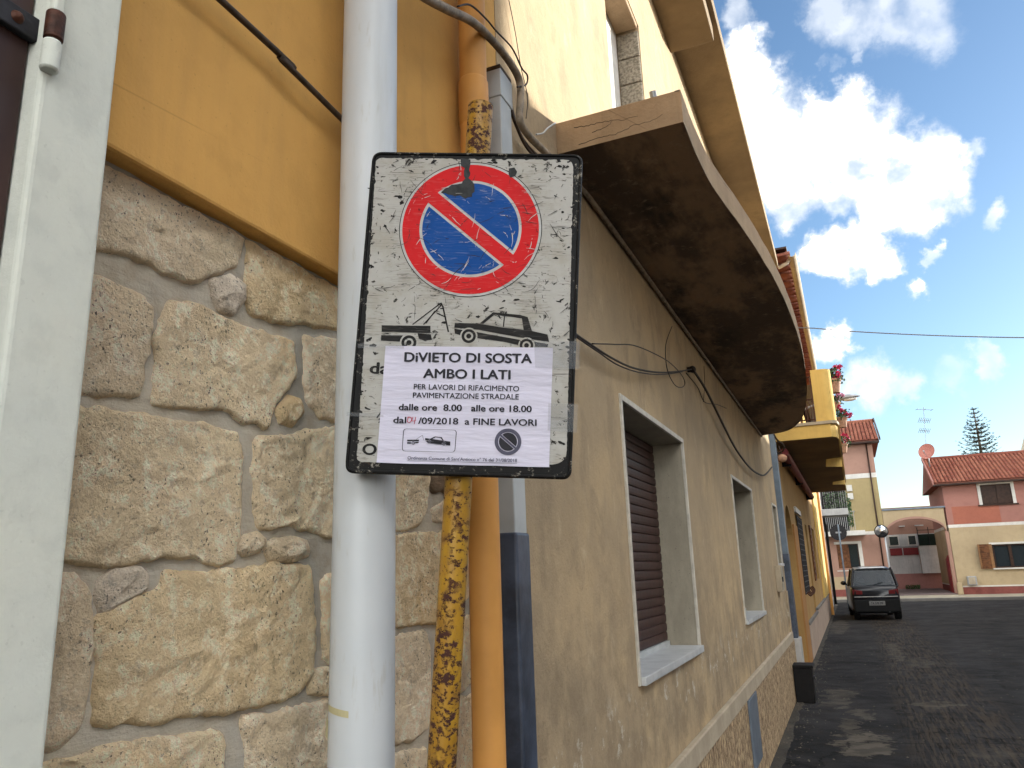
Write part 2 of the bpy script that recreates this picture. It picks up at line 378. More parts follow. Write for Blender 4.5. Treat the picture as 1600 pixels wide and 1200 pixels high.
    D['cap'] = plaster('plinth_cap_stone', (.43,.36,.26), (.35,.29,.21), 4, bump=.001, fine=60, streak=.2)
    D['hatch'] = plain('grey_blue_hatch', (.17,.20,.24), .4, .2, sc=10)
    D['shutter'] = plain('brown_pvc_slats', (.050,.021,.018), .5, var=.25, sc=12, bump=.0004)
    D['wood'] = plain('brown_wood', (.16,.062,.022), .5, var=.35, sc=8, bump=.001)
    D['woodlight'] = plain('tan_wood', (.24,.12,.05), .5, var=.2, sc=8)
    D['darkwood'] = plain('dark_brown_wood', (.045,.022,.014), .5, var=.3, sc=8)
    D['door'] = plain('brown_door_paint', (.060,.032,.028), .38, var=.25, sc=5, bump=.0006)
    D['iron'] = plain('dark_iron', (.035,.034,.038), .55, .4, var=.3, sc=30, bump=.0008)
    D['rust'] = plain('rusty_brown_iron', (.085,.032,.018), .5, .2, var=.45, sc=40, bump=.0012)
    D['black'] = plain('black_paint', (.012,.012,.012), .4)
    D['darkbin'] = plain('dark_brown_metal', (.004,.003,.003), .6, 0, var=.4)
    D['cable'] = plain('dark_brown_cable', (.07,.045,.03), .5, var=.35, sc=40, bump=.0008)
    D['cableg'] = plain('taupe_painted_cable', (.30,.235,.165), .6, var=.3, sc=30, bump=.0015)
    D['wire'] = plain('thin_dark_wire', (.03,.02,.015), .6)
    D['wirew'] = plain('white_wire', (.6,.6,.58), .5)
    D['wireg'] = plain('grey_overhead_wire', (.16,.16,.165), .5)
    m = NT('notice_paper'); v = m.mapv((1, 4.5, 1), (0, 0, .06))
    k = m.mix(m.rng(m.noise(6, 4, .5), .3, .7), (.60,.585,.70), (.57,.56,.67)); m.col(k).rough(.75).spec(.2)
    m.bump(m.math('ADD', m.noise(5, 3, .5, v), m.math('MULTIPLY', m.noise(14, 4, .6, v), .25)), .0075); D['paper'] = m.m
    D['ink'] = plain('black_ink', (.02,.02,.028), .6, var=.2, sc=60)
    D['inkgrey'] = plain('grey_ink', (.085,.085,.125), .7)
    D['redpen'] = plain('red_pen', (.55,.02,.05), .6)
    m = NT('clear_tape'); m.col((.30,.32,.34)).rough(.22); m.b.inputs['Alpha'].default_value = .2
    m.bump(m.noise(40, 5, .6, m.mapv((1, 5, 1))), .002); D['tape'] = m.m
    D['masking'] = plain('masking_tape', (.50,.45,.26), .6, var=.15)
    # far houses
    D['block'] = plain('cinder_block', (.30,.26,.20), .95, var=.35, sc=60, bump=.006)
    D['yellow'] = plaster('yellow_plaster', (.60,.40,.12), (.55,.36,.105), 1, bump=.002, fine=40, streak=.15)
    D['ysoffit'] = plaster('shade_brown_soffit', (.24,.15,.06), (.17,.105,.045), 1, bump=.002, fine=40)  # underside shade of the yellow balcony, painted in as darker brown
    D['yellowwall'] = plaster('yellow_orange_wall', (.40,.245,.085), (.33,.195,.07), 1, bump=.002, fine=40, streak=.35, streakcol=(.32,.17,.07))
    D['yelloworange'] = plaster('deep_orange_pilaster', (.36,.18,.06), (.32,.16,.055), 1, bump=.002, fine=40)
    D['pinktile'] = plaster('pinkish_stone_plinth', (.42,.32,.24), (.34,.255,.2), 3, bump=.003, fine=30, streak=.3)
    D['greyplaster'] = plaster('grey_plaster', (.42,.40,.37), (.34,.33,.31), 1, bump=.003, fine=30, streak=.4)
    D['salmon'] = plaster('salmon_plaster', (.36,.21,.155), (.32,.185,.14), .6, bump=.004, fine=20, streak=.25, streakcol=(.38,.22,.17))
    D['pink'] = plaster('pink_plaster', (.35,.165,.13), (.31,.145,.115), .6, bump=.004, fine=20, streak=.25, streakcol=(.36,.16,.13))
    D['redpatch'] = plaster('brick_red_patch', (.36,.125,.08), (.33,.115,.075), 1, bump=.004, fine=20)
    D['cream'] = plaster('cream_plaster', (.44,.34,.205), (.38,.29,.175), .6, bump=.004, fine=20, streak=.25, streakcol=(.45,.36,.25))
    D['sandy'] = plaster('sandy_yellow_plaster', (.37,.29,.14), (.33,.255,.13), .6, bump=.004, fine=20, streak=.2)
    D['band'] = plaster('white_band', (.66,.63,.57), (.56,.53,.48), 1, bump=.002, fine=20)
    D['white'] = plaster('whitewash', (.58,.57,.55), (.46,.46,.45), .8, bump=.004, fine=20, streak=.5, streakcol=(.33,.33,.33))
    D['maroon'] = plaster('maroon_plinth', (.26,.085,.07), (.19,.06,.05), 2, bump=.01, fine=14)
    D['rosepl'] = plaster('rose_plinth', (.35,.17,.15), (.28,.14,.125), 1, bump=.004, fine=14)
    D['redpanel'] = plain('dark_red_panel', (.19,.012,.014), .5)
    m = NT('terracotta_tile')
    oi = m.n('ShaderNodeObjectInfo').outputs['Random']
    k = m.mix(m.rng(oi, 0, 1, 0, 1, False), (.17,.048,.030), (.27,.10,.06)); k = m.mix(m.rng(m.noise(9, 6, .7), .52, .66), k, (.09,.04,.03))
    m.col(k).rough(.85).spec(.2); m.bump(m.noise(30, 5), .004); D['tile'] = m.m
    D['glass'] = plain('dark_window_glass', (.018,.024,.028), .08, var=.1)
    D['dark'] = plain('dark_interior', (.012,.010,.009), .9)
    D['terracotta'] = plain('terracotta_pot', (.46,.26,.16), .8, var=.2, sc=20, bump=.002)
    D['leaf'] = plain('geranium_leaf', (.05,.10,.03), .55, var=.4, sc=30)
    D['flower'] = plain('pink_red_petal', (.62,.03,.12), .5, var=.35, sc=40)
    D['flowerp'] = plain('pale_pink_petal', (.70,.28,.42), .5, var=.3, sc=40)
    D['needle'] = plain('pine_needles', (.035,.055,.03), .7, var=.5, sc=2)
    D['bark'] = plain('pine_bark', (.11,.09,.07), .9, var=.3, sc=5)
    D['net'] = plain('green_shade_net', (.012,.026,.018), .8, var=.3, sc=3)
    D['lampgrey'] = plain('lamp_housing', (.36,.36,.36), .4, .1)
    D['galv'] = plain('galvanised_steel', (.30,.31,.32), .4, .6)
    D['dish'] = plain('salmon_dish', (.42,.16,.12), .5)
    m = NT('car_paint'); m.col((.0015,.0025,.006)).rough(.35).spec(.15); m.b.inputs['Coat Weight'].default_value = .3; m.b.inputs['Coat Roughness'].default_value = .1; D['carpaint'] = m.m
    m = NT('car_glass'); m.col((.020,.030,.042)).rough(.12).spec(.16); m.b.inputs['Alpha'].default_value = .72; D['carglass'] = m.m
    D['tyre'] = plain('tyre_rubber', (.006,.006,.006), .85)
    D['bumper'] = plain('black_bumper', (.0025,.003,.0035), .7)
    D['taillight'] = plain('tail_light', (.10,.004,.006), .3)
    D['plate'] = plain('number_plate', (.16,.16,.155), .4)
    D['rim'] = plain('wheel_rim', (.25,.25,.26), .4, .6)
    D['mirror'] = plain('convex_mirror_glass', (.45,.45,.46), .16, 1, var=.03)
    # asphalt with patches, cracks and tracks
    m = NT('asphalt')
    k = m.mix(m.rng(m.noise(.8, 7, .65), .35, .65), (.034,.033,.034), (.017,.0172,.018))
    k = m.mix(m.math('MULTIPLY', m.rng(m.noise(2.6, 8, .7), .50, .66), .6), k, (.024,.021,.0175))
    x = m.sep()[0]
    lane = m.math('MULTIPLY', m.rng(x, .15, .45), m.rng(x, 1.15, 1.55, 1, 0))
    st = m.noise(7, 7, .7, m.mapv((3.4, .16, 1)), .25)
    k = m.mix(m.math('MULTIPLY', m.math('MULTIPLY', m.rng(st, .46, .56), lane), .85), k, (.058,.046,.035))
    k = m.mix(m.math('MULTIPLY', m.math('MULTIPLY', m.rng(m.noise(9, 7, .7, m.mapv((3.4, .2, 1), (0,0,0), (5,0,0)), .2), .54, .60), lane), .8), k, (.005,.005,.005))
    nz = m.n('ShaderNodeTexNoise'); m.l(m.tc, nz.inputs['Vector']); nz.inputs['Scale'].default_value = 3.0; nz.inputs['Detail'].default_value = 9; nz.inputs['Roughness'].default_value = .7
    w1 = m.n('ShaderNodeVectorMath', operation='SUBTRACT'); m.l(nz.outputs['Color'], w1.inputs[0]); w1.inputs[1].default_value = (.5,.5,.5)
    w2 = m.n('ShaderNodeVectorMath', operation='MULTIPLY_ADD'); m.l(w1.outputs[0], w2.inputs[0]); w2.inputs[1].default_value = (.9,1.6,0); m.l(m.tc, w2.inputs[2])
    for (cx, cy, sx, sy, wgt) in ((-.12,8.7,.24,.6,.8),(-.22,9.6,.12,.4,.5),(-.4,11.6,.20,.8,.45),(.72,11.2,.28,.22,.45),(.85,15.6,.2,.8,.3),(.95,8.5,.25,.3,.25),(-.1,10.4,.09,.3,.5),(.55,17.5,.13,1.8,.4),(-.55,24,.25,2.5,.4)):
        a = m.n('ShaderNodeVectorMath', operation='SUBTRACT'); m.l(w2.outputs[0], a.inputs[0]); a.inputs[1].default_value = (cx, cy, 0)
        b = m.n('ShaderNodeVectorMath', operation='DIVIDE'); m.l(a.outputs[0], b.inputs[0]); b.inputs[1].default_value = (sx, sy, 1)
        e = m.n('ShaderNodeVectorMath', operation='LENGTH'); m.l(b.outputs[0], e.inputs[0])
        f = m.math('MULTIPLY', m.rng(e.outputs['Value'], .92, 1.08, 1, 0), wgt)
        k = m.mix(f, k, m.mix(m.rng(m.noise(5, 5), .4, .6), (.125,.108,.085), (.075,.066,.054)))
        ed = m.math('MULTIPLY', m.rng(m.math('ABSOLUTE', m.math('SUBTRACT', e.outputs['Value'], 1.1)), 0, .07, 1, 0), wgt*.7)
        k = m.mix(ed, k, (.014,.013,.013))
    vv = m.n('ShaderNodeVectorMath', operation='MULTIPLY_ADD'); m.l(w1.outputs[0], vv.inputs[0]); vv.inputs[1].default_value = (.7,.7,0); m.l(m.tc, vv.inputs[2])
    cr = m.vor(.55, 'DISTANCE_TO_EDGE', vv.outputs[0])
    k = m.mix(m.math('MULTIPLY', m.math('MULTIPLY', m.rng(cr, .002, .016, 1, 0), m.rng(m.noise(.9, 3), .45, .55)), .85), k, (.010,.010,.010))
    k = m.mix(m.math('MULTIPLY', m.rng(m.noise(120, 3, .6), .58, .68), .35), k, (.034,.031,.029))
    m.col(k).rough(m.rng(m.noise(3, 5), .35, .65, .8, .95)).spec(.06)
    m.bump(m.math('ADD', m.noise(90, 5, .7), m.math('MULTIPLY', m.noise(6, 6, .65), 4)), .006); D['asphalt'] = m.m
    D['strip'] = plaster('concrete_strip', (.06,.05,.038), (.035,.031,.025), 3, bump=.006, fine=40, speck=.4)
    D['grit'] = plain('loose_grit', (.13,.115,.09), .95, var=.4, sc=3)
    D['pave'] = plaster('pale_pavement', (.34,.30,.22), (.29,.255,.19), .6, bump=.003, fine=20)
    D['kerb'] = plaster('kerb_stone', (.19,.18,.16), (.14,.13,.12), 1, bump=.003, fine=20)
    D['drive'] = plaster('reddish_drive', (.20,.15,.14), (.15,.115,.11), .8, bump=.004, fine=20)
    D['soil'] = plaster('dry_ground', (.20,.17,.12), (.15,.13,.09), .2, bump=.01, fine=3)
build_mats()
D = MAT

# ------------------------------------------------------------------ ground
def sheet(name, x0, x1, y0, y1, z, mat, kind='structure'):
    return obj(name, G().face((x0,y0,z),(x1,y0,z),(x1,y1,z),(x0,y1,z)), mat, kind=kind)
sheet('ground', -900, 900, -900, 900, -.02, D['soil'])
sheet('road', -.9, 6.8, -12, 38.6, 0, D['asphalt'])
sheet('cross_street', -40, 40, 33.8, 38.6, -.004, D['asphalt'])
# ragged concrete strip along the house fronts
g = G(); ys = [-4+i*.12 for i in range(340)]
for i in range(len(ys)-1):
    w = lambda y: -.80+.05*noise.noise(Vector((y*1.1, 3, 0)))+.04*noise.noise(Vector((y*4, 9, 0)))
    a, b = ys[i], ys[i+1]; g.face((-.9,a,.012),(w(a),a,.010),(w(b),b,.010),(-.9,b,.012)); g.face((w(a),a,.010),(w(a)+.02,a,.001),(w(b)+.02,b,.001),(w(b),b,.010))
obj('gutter_strip', g, D['strip'], kind='structure', smooth=True)
obj('kerb', G().box(-40, 40, 38.6, 38.78, -.03, .12), D['kerb'], bevel=.02, kind='structure')
obj('pavement', G().box(-40, 40, 38.78, 42.0, -.03, .116), D['pave'], kind='structure')
obj('courtyard_drive', G().box(1.7, 4.3, 42.0, 50, -.03, .17), D['drive'], kind='structure')

g = G(); rg = random.Random(21)
for k in range(1500):
    x = -.86+abs(rg.gauss(0, .16)) if k < 900 else rg.uniform(-.7, 2.4); y = rg.uniform(4.5, 19)**1.0; q = rg.uniform(.003, .013)
    g.v_ = None
    i = len(g.v); z = .010 if x < -.76 else .001
    for (a, b, c) in ((1,0,0),(0,1,0),(-1,0,0),(0,-1,0),(0,0,.8)): g.v.append((x+a*q*rg.uniform(.6,1.2), y+b*q*rg.uniform(.6,1.4), z+c*q))
    g.f += [(i,i+1,i+4),(i+1,i+2,i+4),(i+2,i+3,i+4),(i+3,i,i+4)]
obj('grit', g, D['grit'], kind='stuff')

# wall plane with rectangular holes, facing +x (or -y when axis='y')
def holed(g, x, y0, y1, z0, z1, holes, depth, axis='x'):
    P = (lambda a, b, d: (x-d, a, b)) if axis == 'x' else (lambda a, b, d: (a, x+d, b))
    ya = sorted({y0, y1, *[h[0] for h in holes], *[h[1] for h in holes]}); za = sorted({z0, z1, *[h[2] for h in holes], *[h[3] for h in holes]})
    for i in range(len(ya)-1):
        for j in range(len(za)-1):
            cy, cz = (ya[i]+ya[i+1])/2, (za[j]+za[j+1])/2
            if any(h[0] < cy < h[1] and h[2] < cz < h[3] for h in holes): continue
            a, b, c, d = ya[i], ya[i+1], za[j], za[j+1]
            g.face(P(a,c,0), P(b,c,0), P(b,d,0), P(a,d,0))
    for (a, b, c, d) in holes:
        g.face(P(a,c,0), P(a,c,depth), P(a,d,depth), P(a,d,0)); g.face(P(b,c,0), P(b,c,depth), P(b,d,depth), P(b,d,0))
        g.face(P(a,c,0), P(b,c,0), P(b,c,depth), P(a,c,depth)); g.face(P(a,d,0), P(b,d,0), P(b,d,depth), P(a,d,depth))
    return g

# ------------------------------------------------------------------ orange house with stone wall
OH = thing('orange_house', 'near house with rough limestone lower wall, orange plaster above and white door jamb', 'house', (-.9, .3, 0))
UZ = 2.312
g = G().box(-5, -.9, .656, 2.10, UZ, 7.2)
obj('plaster_wall', g, D['orange'], OH, bevel=.006)
obj('plaster_wall', G().box(-5, -.9, -6, -.62, 0, 7.2).box(-5, -.9, -.62, .656, 2.75, 7.2), D['orange'], OH)
obj('unseen_shade_slab', G().box(-.9, .1, -1.2, 2.02, 4.25, 4.4), D['orange'], OH)  # out-of-view slab added to shade the orange wall below
# mortar bed
g = G(); NY, NZ = 110, 170; Y0, Y1, Z0, Z1 = .60, 2.12, -.02, UZ
for j in range(NZ+1):
    for i in range(NY+1):
        y = Y0+(Y1-Y0)*i/NY; z = Z0+(Z1-Z0)*j/NZ
        g.v.append((-.938+.005*noise.fractal(Vector((y*9, z*9, 0)), 1, 2, 4)+.004*noise.noise(Vector((y*30, z*12, 5))), y, z))
for j in range(NZ):
    for i in range(NY):
        a = j*(NY+1)+i; g.f.append((a, a+1, a+NY+2, a+NY+1))
obj('mortar_bed', g, D['mortar'], OH, smooth=True)
obj('core_wall', G().box(-5, -.96, .60, 2.10, 0, UZ), D['mortar'], OH)

SEED = [0]
def stone(pts, mi, bulge=.0):
    """pts: (y,z) outline on the wall"""
    SEED[0] += 1; sd_ = SEED[0]*3.7
    P = [Vector(p) for p in pts]; n = len(P)
    # densify
    per = sum((P[(i+1) % n]-P[i]).length for i in range(n)); N_ = max(28, min(190, int(per/.007)))
    # soften corners a little (Chaikin)
    for _ in range(1):
        Q = []
        for i in range(len(P)):
            a, b = P[i], P[(i+1) % len(P)]; Q += [a*.92+b*.08, a*.08+b*.92]
        P = Q
    n = len(P); seg = [(P[(i+1) % n]-P[i]).length for i in range(n)]; tot = sum(seg); out = []; i = 0; acc = 0
    for k in range(N_):
        t = tot*k/N_
        while acc+seg[i] < t: acc += seg[i]; i += 1
        out.append(P[i].lerp(P[(i+1) % n], (t-acc)/max(seg[i], 1e-6)))
    c = sum(out, Vector((0, 0)))/N_
    size = min(max(p.x for p in out)-min(p.x for p in out), max(p.y for p in out)-min(p.y for p in out))
    rag = min(.0055, size*.05); grow = 1+.0075/max(size, .03)*2
    out = [c+(p-c)*grow for p in out]
    out = [p+Vector((noise.noise(Vector((p.x*28, p.y*28, sd_)))+.6*noise.noise(Vector((p.x*80, p.y*80, sd_))), noise.noise(Vector((p.x*28, p.y*28, sd_+9)))+.6*noise.noise(Vector((p.x*80, p.y*80, sd_+5)))))*rag for p in out]
    R_ = max(6, min(44, int(size/2/.006))); g = G()
    e = min(.3, .006/size*2)
    scales = [1.0, 1.0-e*.25, 1-e*.7, 1-e*1.4]+[(1-e*1.4)*(1-(k/(R_))) for k in range(1, R_)]
    deps = [-.962, -.939, -.932, -.929]
    for k, s in enumerate(scales):
        for p in out:
            q = c+(p-c)*s
            if k < 4: x = deps[k]+(.003*noise.noise(Vector((q.x*40, q.y*40, sd_))) if k else 0)
            else: x = -.930+bulge*min(1, (1-s)*3)
            if k >= 2:
                f = noise.fractal(Vector((q.x*15, q.y*15, sd_)), .75, 2.1, 6)*.0030+(noise.turbulence(Vector((q.x*13, q.y*16, sd_)), 5, True)-.75)*.0050
                rdg = (1-abs(noise.noise(Vector((q.x*24+f*40, q.y*38, sd_+2)))))**3*.004
                x += (f+rdg)*(1 if k > 3 else .4)
                x = min(x, -.9065)
            g.v.append((x, q.x, q.y))
    n = N_
    for k in range(len(scales)-1):
        for j in range(n): g.f.append((k*n+j, k*n+(j+1) % n, (k+1)*n+(j+1) % n, (k+1)*n+j))
    b = (len(scales)-1)*n; g.v.append((-.926+bulge, c.x, c.y)); ci = len(g.v)-1
    for j in range(n): g.f.append((b+j, b+(j+1) % n, ci))
    obj('stone', g, D['stone'][mi], OH, smooth=True)
def clipz(pts): return [(max(.62, min(2.10, a)), max(.01, min(2.302, b))) for a, b in pts]
def pxs(L, mi, bulge=.0):
    o = []
    for (x, y) in L:
        w = Wp(x, y, -.93); o.append((w.y, w.z))
    stone(clipz(o), mi, bulge)
zA = lambda L: [(60+.4*a, 220+.4*b) for a, b in L]
zB = lambda L: [(60+.41667*a, 700+.41667*b) for a, b in L]
zC = lambda L: [(500+.3835*a, 740+.3835*b) for a, b in L]
pxs(zA([(150,60),(285,95),(480,170),(640,262),(800,345),(790,420),(760,490),(690,515),(610,540),(560,525),(500,510),(440,470),(330,430),(150,400)]), 2)
pxs(zA([(835,375),(1000,440),(1175,545),(1175,735),(1060,710),(920,700),(850,665),(830,560)]), 1)
pxs(zA([(690,540),(760,525),(810,560),(815,610),(770,675),(720,655),(695,600)]), 3, .004)
pxs(zA([(150,520),(245,535),(320,570),(400,600),(450,660),(440,740),(430,830),(415,900),(400,980),(340,990),(130,975)]), 2)
pxs(zA([(520,640),(620,640),(720,690),(850,740),(1000,785),(1005,920),(960,980),(930,1030),(900,1115),(820,1100),(760,1050),(640,1040),(520,1040),(455,1015),(480,900),(490,760)]), 0)
pxs(zA([(1050,770),(1170,775),(1340,850),(1350,1090),(1165,1085),(1110,1075),(1065,1010),(1050,930),(1060,860)]), 2)
pxs(zA([(940,1050),(985,1000),(1030,1010),(1040,1060),(1000,1110),(950,1100)]), 1, .003)
pxs([(100,634),(220,650),(290,660),(345,668),(374,678),(378,760),(374,830),(365,875),(340,878),(300,868),(255,868),(200,880),(90,872)], 0)
pxs([(404,688),(460,680),(520,668),(606,672),(608,840),(514,838),(460,820),(418,825),(408,812),(402,754)], 0)
pxs(zB([(755,380),(780,335),(830,320),(855,350),(840,385),(790,400)]), 2, .004)
pxs(zB([(865,370),(900,345),(960,335),(1010,350),(1015,400),(960,420),(890,420)]), 2, .004)
pxs(zB([(245,500),(300,460),(380,450),(410,470),(415,525),(340,570),(250,620),(235,560)]), 3)
pxs(zB([(20,500),(150,500),(190,550),(205,640),(210,740),(190,840),(180,960),(150,1040),(90,1100),(-20,1110)]), 2)
pxs(zB([(250,625),(360,580),(480,530),(490,475),(620,465),(780,460),(900,440),(1020,445),(1030,560),(1035,700),(1030,820),(990,900),(900,950),(720,985),(580,1000),(440,1035),(300,1030),(235,1020),(250,860),(245,730)]), 1, .003)
pxs(zB([(-20,1220),(200,1145),(330,1110),(500,1095),(640,1065),(690,1080),(695,1400),(-60,1500)]), 0)
pxs(zB([(785,1010),(900,1000),(990,975),(1080,950),(1290,960),(1290,1400),(790,1430)]), 2)
pxs(zB([(1040,840),(1130,825),(1290,830),(1290,930),(1120,925),(1040,920)]), 0)
pxs(zB([(1075,480),(1290,470),(1300,800),(1085,810)]), 0)
pxs([(622,745),(622,690),(668,680),(672,770),(666,800),(656,818),(632,826),(616,822)], 0)
pxs([(678,742),(690,690),(718,700),(700,768),(680,766)], 4, .005)
pxs([(680,795),(700,782),(722,790),(720,815),(682,814)], 2)
pxs([(618,838),(665,834),(715,832),(738,850),(735,930),(700,968),(655,974),(616,978)], 1)
pxs([(616,998),(668,988),(674,1045),(672,1135),(645,1155),(612,1162)], 2)
pxs([(690,985),(740,960),(745,1060),(722,1080),(690,1075)], 0)
pxs([(688,1095),(750,1085),(755,1220),(700,1225)], 0)
pxs([(614,1182),(670,1172),(680,1300),(614,1310)], 2)
# hidden behind pole and panel
pxs([(548,430),(700,500),(700,640),(620,650),(612,560),(548,540)], 1); pxs([(712,520),(790,560),(790,670),(715,672)], 0)
# coursed stones further down the wall
z = .02
while z < 1.26:
    hgt = random.uniform(.17, .25); hgt = min(hgt, 1.30-z)
    if hgt < .1: break
    y = .64+random.uniform(-.1, 0)
    while y < 2.08:
        w = random.uniform(.2, .42); a, b = max(.62, y), min(2.09, y+w)
        if b-a > .08:
            m_ = .018; pp = []
            for (u, v) in ((0,0),(.3,0),(.7,0),(1,0),(1,.4),(1,.8),(1,1),(.6,1),(.25,1),(0,1),(0,.6),(0,.3)):
                pp.append((a+m_+(b-a-2*m_)*u+random.uniform(-.012, .012), z+m_+(hgt-2*m_)*v+random.uniform(-.012, .012)))
            stone(clipz(pp), random.choice([0, 0, 1, 2]))
        y += w
    z += hgt
# white jamb and door
obj('door_jamb', G().box(-1.05, -.86, .553, .657, 0, 2.75), D['whiteplaster'], OH, bevel=.007, seg=3)
obj('door_jamb', G().box(-1.05, -.86, -.62, -.52, 0, 2.75), D['whiteplaster'], OH, bevel=.007, seg=3)
dr = obj('door', G().box(-.94, -.888, -.515, .5515, .02, 2.75), D['door'], OH, bevel=.003)
K = Yp(84, 45, .558)
obj('strap_hinge', G().box(-.8875, -.876, .05, K.y-.004, K.z-.016, K.z+.018), D['iron'], dr, bevel=.002)
g = G()
for k in range(3): g.lathe((-.876, .525-.15*k, K.z+.001), [(0,.006),(.004,.0055),(.007,.003),(.0085,0)], 12, (1,0,0), (0,1,0))
obj('rivet', g, D['rust'], dr, smooth=True)
obj('hinge_knuckle', G().tube([(-.853, K.y, K.z-.018), (-.853, K.y, K.z+.022)], .0115, 20), D['rust'], dr, smooth=40, bevel=.002)
g = G().tube([(-.854, K.y, K.z-.062), (-.854, K.y, K.z-.019)], .0112, 18)
obj('hinge_pin', g, D['whiteplaster'], OH, smooth=40, bevel=.003)
g = G(); g.box(-.866, -.853, K.y-.004, K.y+.012, K.z+.026, K.z+.12); obj('plaster_lump', g, D['whiteplaster'], OH, bevel=.004)

# ------------------------------------------------------------------ beige house
BH = thing('beige_house', 'long stained beige house with brown shutters and sagging curved concrete balcony', 'house', (-.9, 7, 0))
YB0, YB1 = 2.10, 11.86
win = [(3.43, 4.88, 1.25, 2.48), (7.09, 8.60, 1.25, 2.48), (10.98, 11.62, 1.72, 2.50)]
g = holed(G(), -.9, YB0, YB1, 0, 6.25, win+[(3.70, 4.62, 3.50, 5.36)], .20)
g.box(-8, -1.4, YB0, YB1, 0, 6.25); g.face((-.9,YB1,0),(-1.4,YB1,0),(-1.4,YB1,6.25),(-.9,YB1,6.25)); g.face((-.9,YB0,0),(-1.4,YB0,0),(-1.4,YB0,6.25),(-.9,YB0,6.25))
obj('wall', g, D['beige'], BH)
def slat_shutter(w, x, y0, y1, z0, z1, n, mat):
    hgt = (z1-z0)/n; gp = G()
    pr = [(0,0),(.003,hgt*.08),(.005,hgt*.3),(.005,hgt*.66),(.003,hgt*.88),(-.002,hgt*.95),(-.006,hgt*.95),(-.006,0)]
    gp.prism([(px_, 0, pz_) for px_, pz_ in pr], (0, y1-y0, 0))
    o0 = obj('slat', gp, mat, w, local=True); o0.location = Vector((x, y0, z0))-org(w)
    for k in range(1, n): share(o0, 'slat', Vector((x, y0, z0+k*hgt))-org(w), w)
for wi, (a, b, c, d) in enumerate(win):
    # stone-like frame rim standing proud of the plaster, window deep in the wall
    fr = G(); t = .020; e = .010
    fr.box(-.906, -.9+e, a-t, a+.008, c-.03, d+t).box(-.906, -.9+e, b-.008, b+t, c-.03, d+t).box(-.906, -.9+e, a+.008, b-.008, d-.008, d+t)
    wn = obj('window', fr, D['marble'], BH, bevel=.002, label=['large window with lowered brown roller shutter in pale stone frame', 'second deep window with pale stone frame', 'narrow end window beside the grey drainpipe'][wi])
    obj('reveal', G().box(-1.10, -.907, a-.01, a+.006, c, d).box(-1.10, -.907, b-.006, b+.01, c, d).box(-1.10, -.907, a+.006, b-.006, d-.006, d+.01), D['reveal'], wn)
    obj('sill', G().box(-1.10, -.9+.03, a+.009, b-.009, c-.032, c+.005), D['sill'], wn, bevel=.003)
    if wi < 2:
        slat_shutter(wn, -1.085, a+.02, b-.02, c+.035, d-.01, 23, D['shutter'])
        obj('shutter_bar', G().box(-1.10, -1.07, a+.01, b-.01, c, c+.032), D['ductw'], wn)
        obj('dark_box', G().box(-1.2, -1.105, a-.02, b+.02, c-.05, d+.05), D['dark'], wn)
    else:
        obj('shutter_panel', G().box(-1.2, -1.09, a-.02, b+.02, c-.05, d+.05), D['shutter'], wn)
# upper opening with bare blocks
up_ = obj('upper_opening', G().box(-1.3, -1.06, 3.72, 4.60, 3.5, 5.36), D['band'], BH, label='unfinished upper opening with bare concrete blocks')
zz = 3.52
while zz < 5.3:
    obj('concrete_block', G().box(-1.055, -.906, 4.595, 4.625, zz, min(zz+.192, 5.355)), D['block'], up_, bevel=.006); zz += .2
obj('lintel', G().box(-1.058, -.905, 3.72, 4.594, 5.325, 5.4), D['concrete'], up_, bevel=.008)
# plinth
obj('plinth', G().box(-.9, -.872, 2.24, YB1, 0, .70), D['pebble'], BH)
obj('plinth_cap', G().box(-.9, -.862, 2.24, YB1-.2, .701, .815), D['cap'], BH, bevel=.008)
obj('vent_hatch', G().box(-.8715, -.858, 6.50, 7.02, .20, .70), D['hatch'], BH, bevel=.004)
# corner pilaster strip at far end
obj('corner_strip', G().box(-.9, -.885, 11.62, YB1, .70, 1.35), D['beige'], BH, bevel=.004)
# balcony
zs, zt = 3.36, 3.50
outl = [(-.385,2.70),(-.383,2.95),(-.372,3.2),(-.345,3.45),(-.305,3.75),(-.255,4.2),(-.205,4.8),(-.172,5.5),(-.160,6.2),(-.165,6.9),(-.185,7.6),(-.22,8.3),(-.275,9.0),(-.345,9.6),(-.45,10.05),(-.60,10.35),(-.9,10.5)]
P3 = spline([Vector((a, b, 0)) for a, b in outl], 4)
P3 = [Vector((p.x+.0035*noise.noise(Vector((p.y*5, 1, 1))), p.y, 0)) for p in P3]
def zoff(y): return .008*noise.noise(Vector((y*1.7, 4, 2)))
g = G()
for i in range(len(P3)-1):
    a, b = P3[i], P3[i+1]; g.face((a.x,a.y,zs+zoff(a.y)),(b.x,b.y,zs+zoff(b.y)),(b.x,b.y,zt+zoff(b.y)),(a.x,a.y,zt+zoff(a.y)))
    g.face((-.9,a.y,zt),(a.x,a.y,zt+zoff(a.y)),(b.x,b.y,zt+zoff(b.y)),(-.9,b.y,zt))
    for k in range(6):
        f0, f1 = k/6, (k+1)/6
        xa0, xa1 = -.9+(a.x+.9)*f0, -.9+(a.x+.9)*f1; xb0, xb1 = -.9+(b.x+.9)*f0, -.9+(b.x+.9)*f1
a = P3[0]; g.face((-.9,a.y,zs),(a.x,a.y,zs+zoff(a.y)),(a.x,a.y,zt+zoff(a.y)),(-.9,a.y,zt))
bal = obj('balcony', g, D['concrete'], BH)
g = G(); K6 = 8
for i in range(len(P3)):
    a = P3[i]
    for k in range(K6+1):
        f = k/K6; x = -.9+(a.x-.004+.9)*f
        g.v.append((x, a.y, zs+zoff(a.y)*f+.006*noise.fractal(Vector((x*6, a.y*3, 0)), 1, 2, 4)*(0 if k in (0, K6) else 1)))
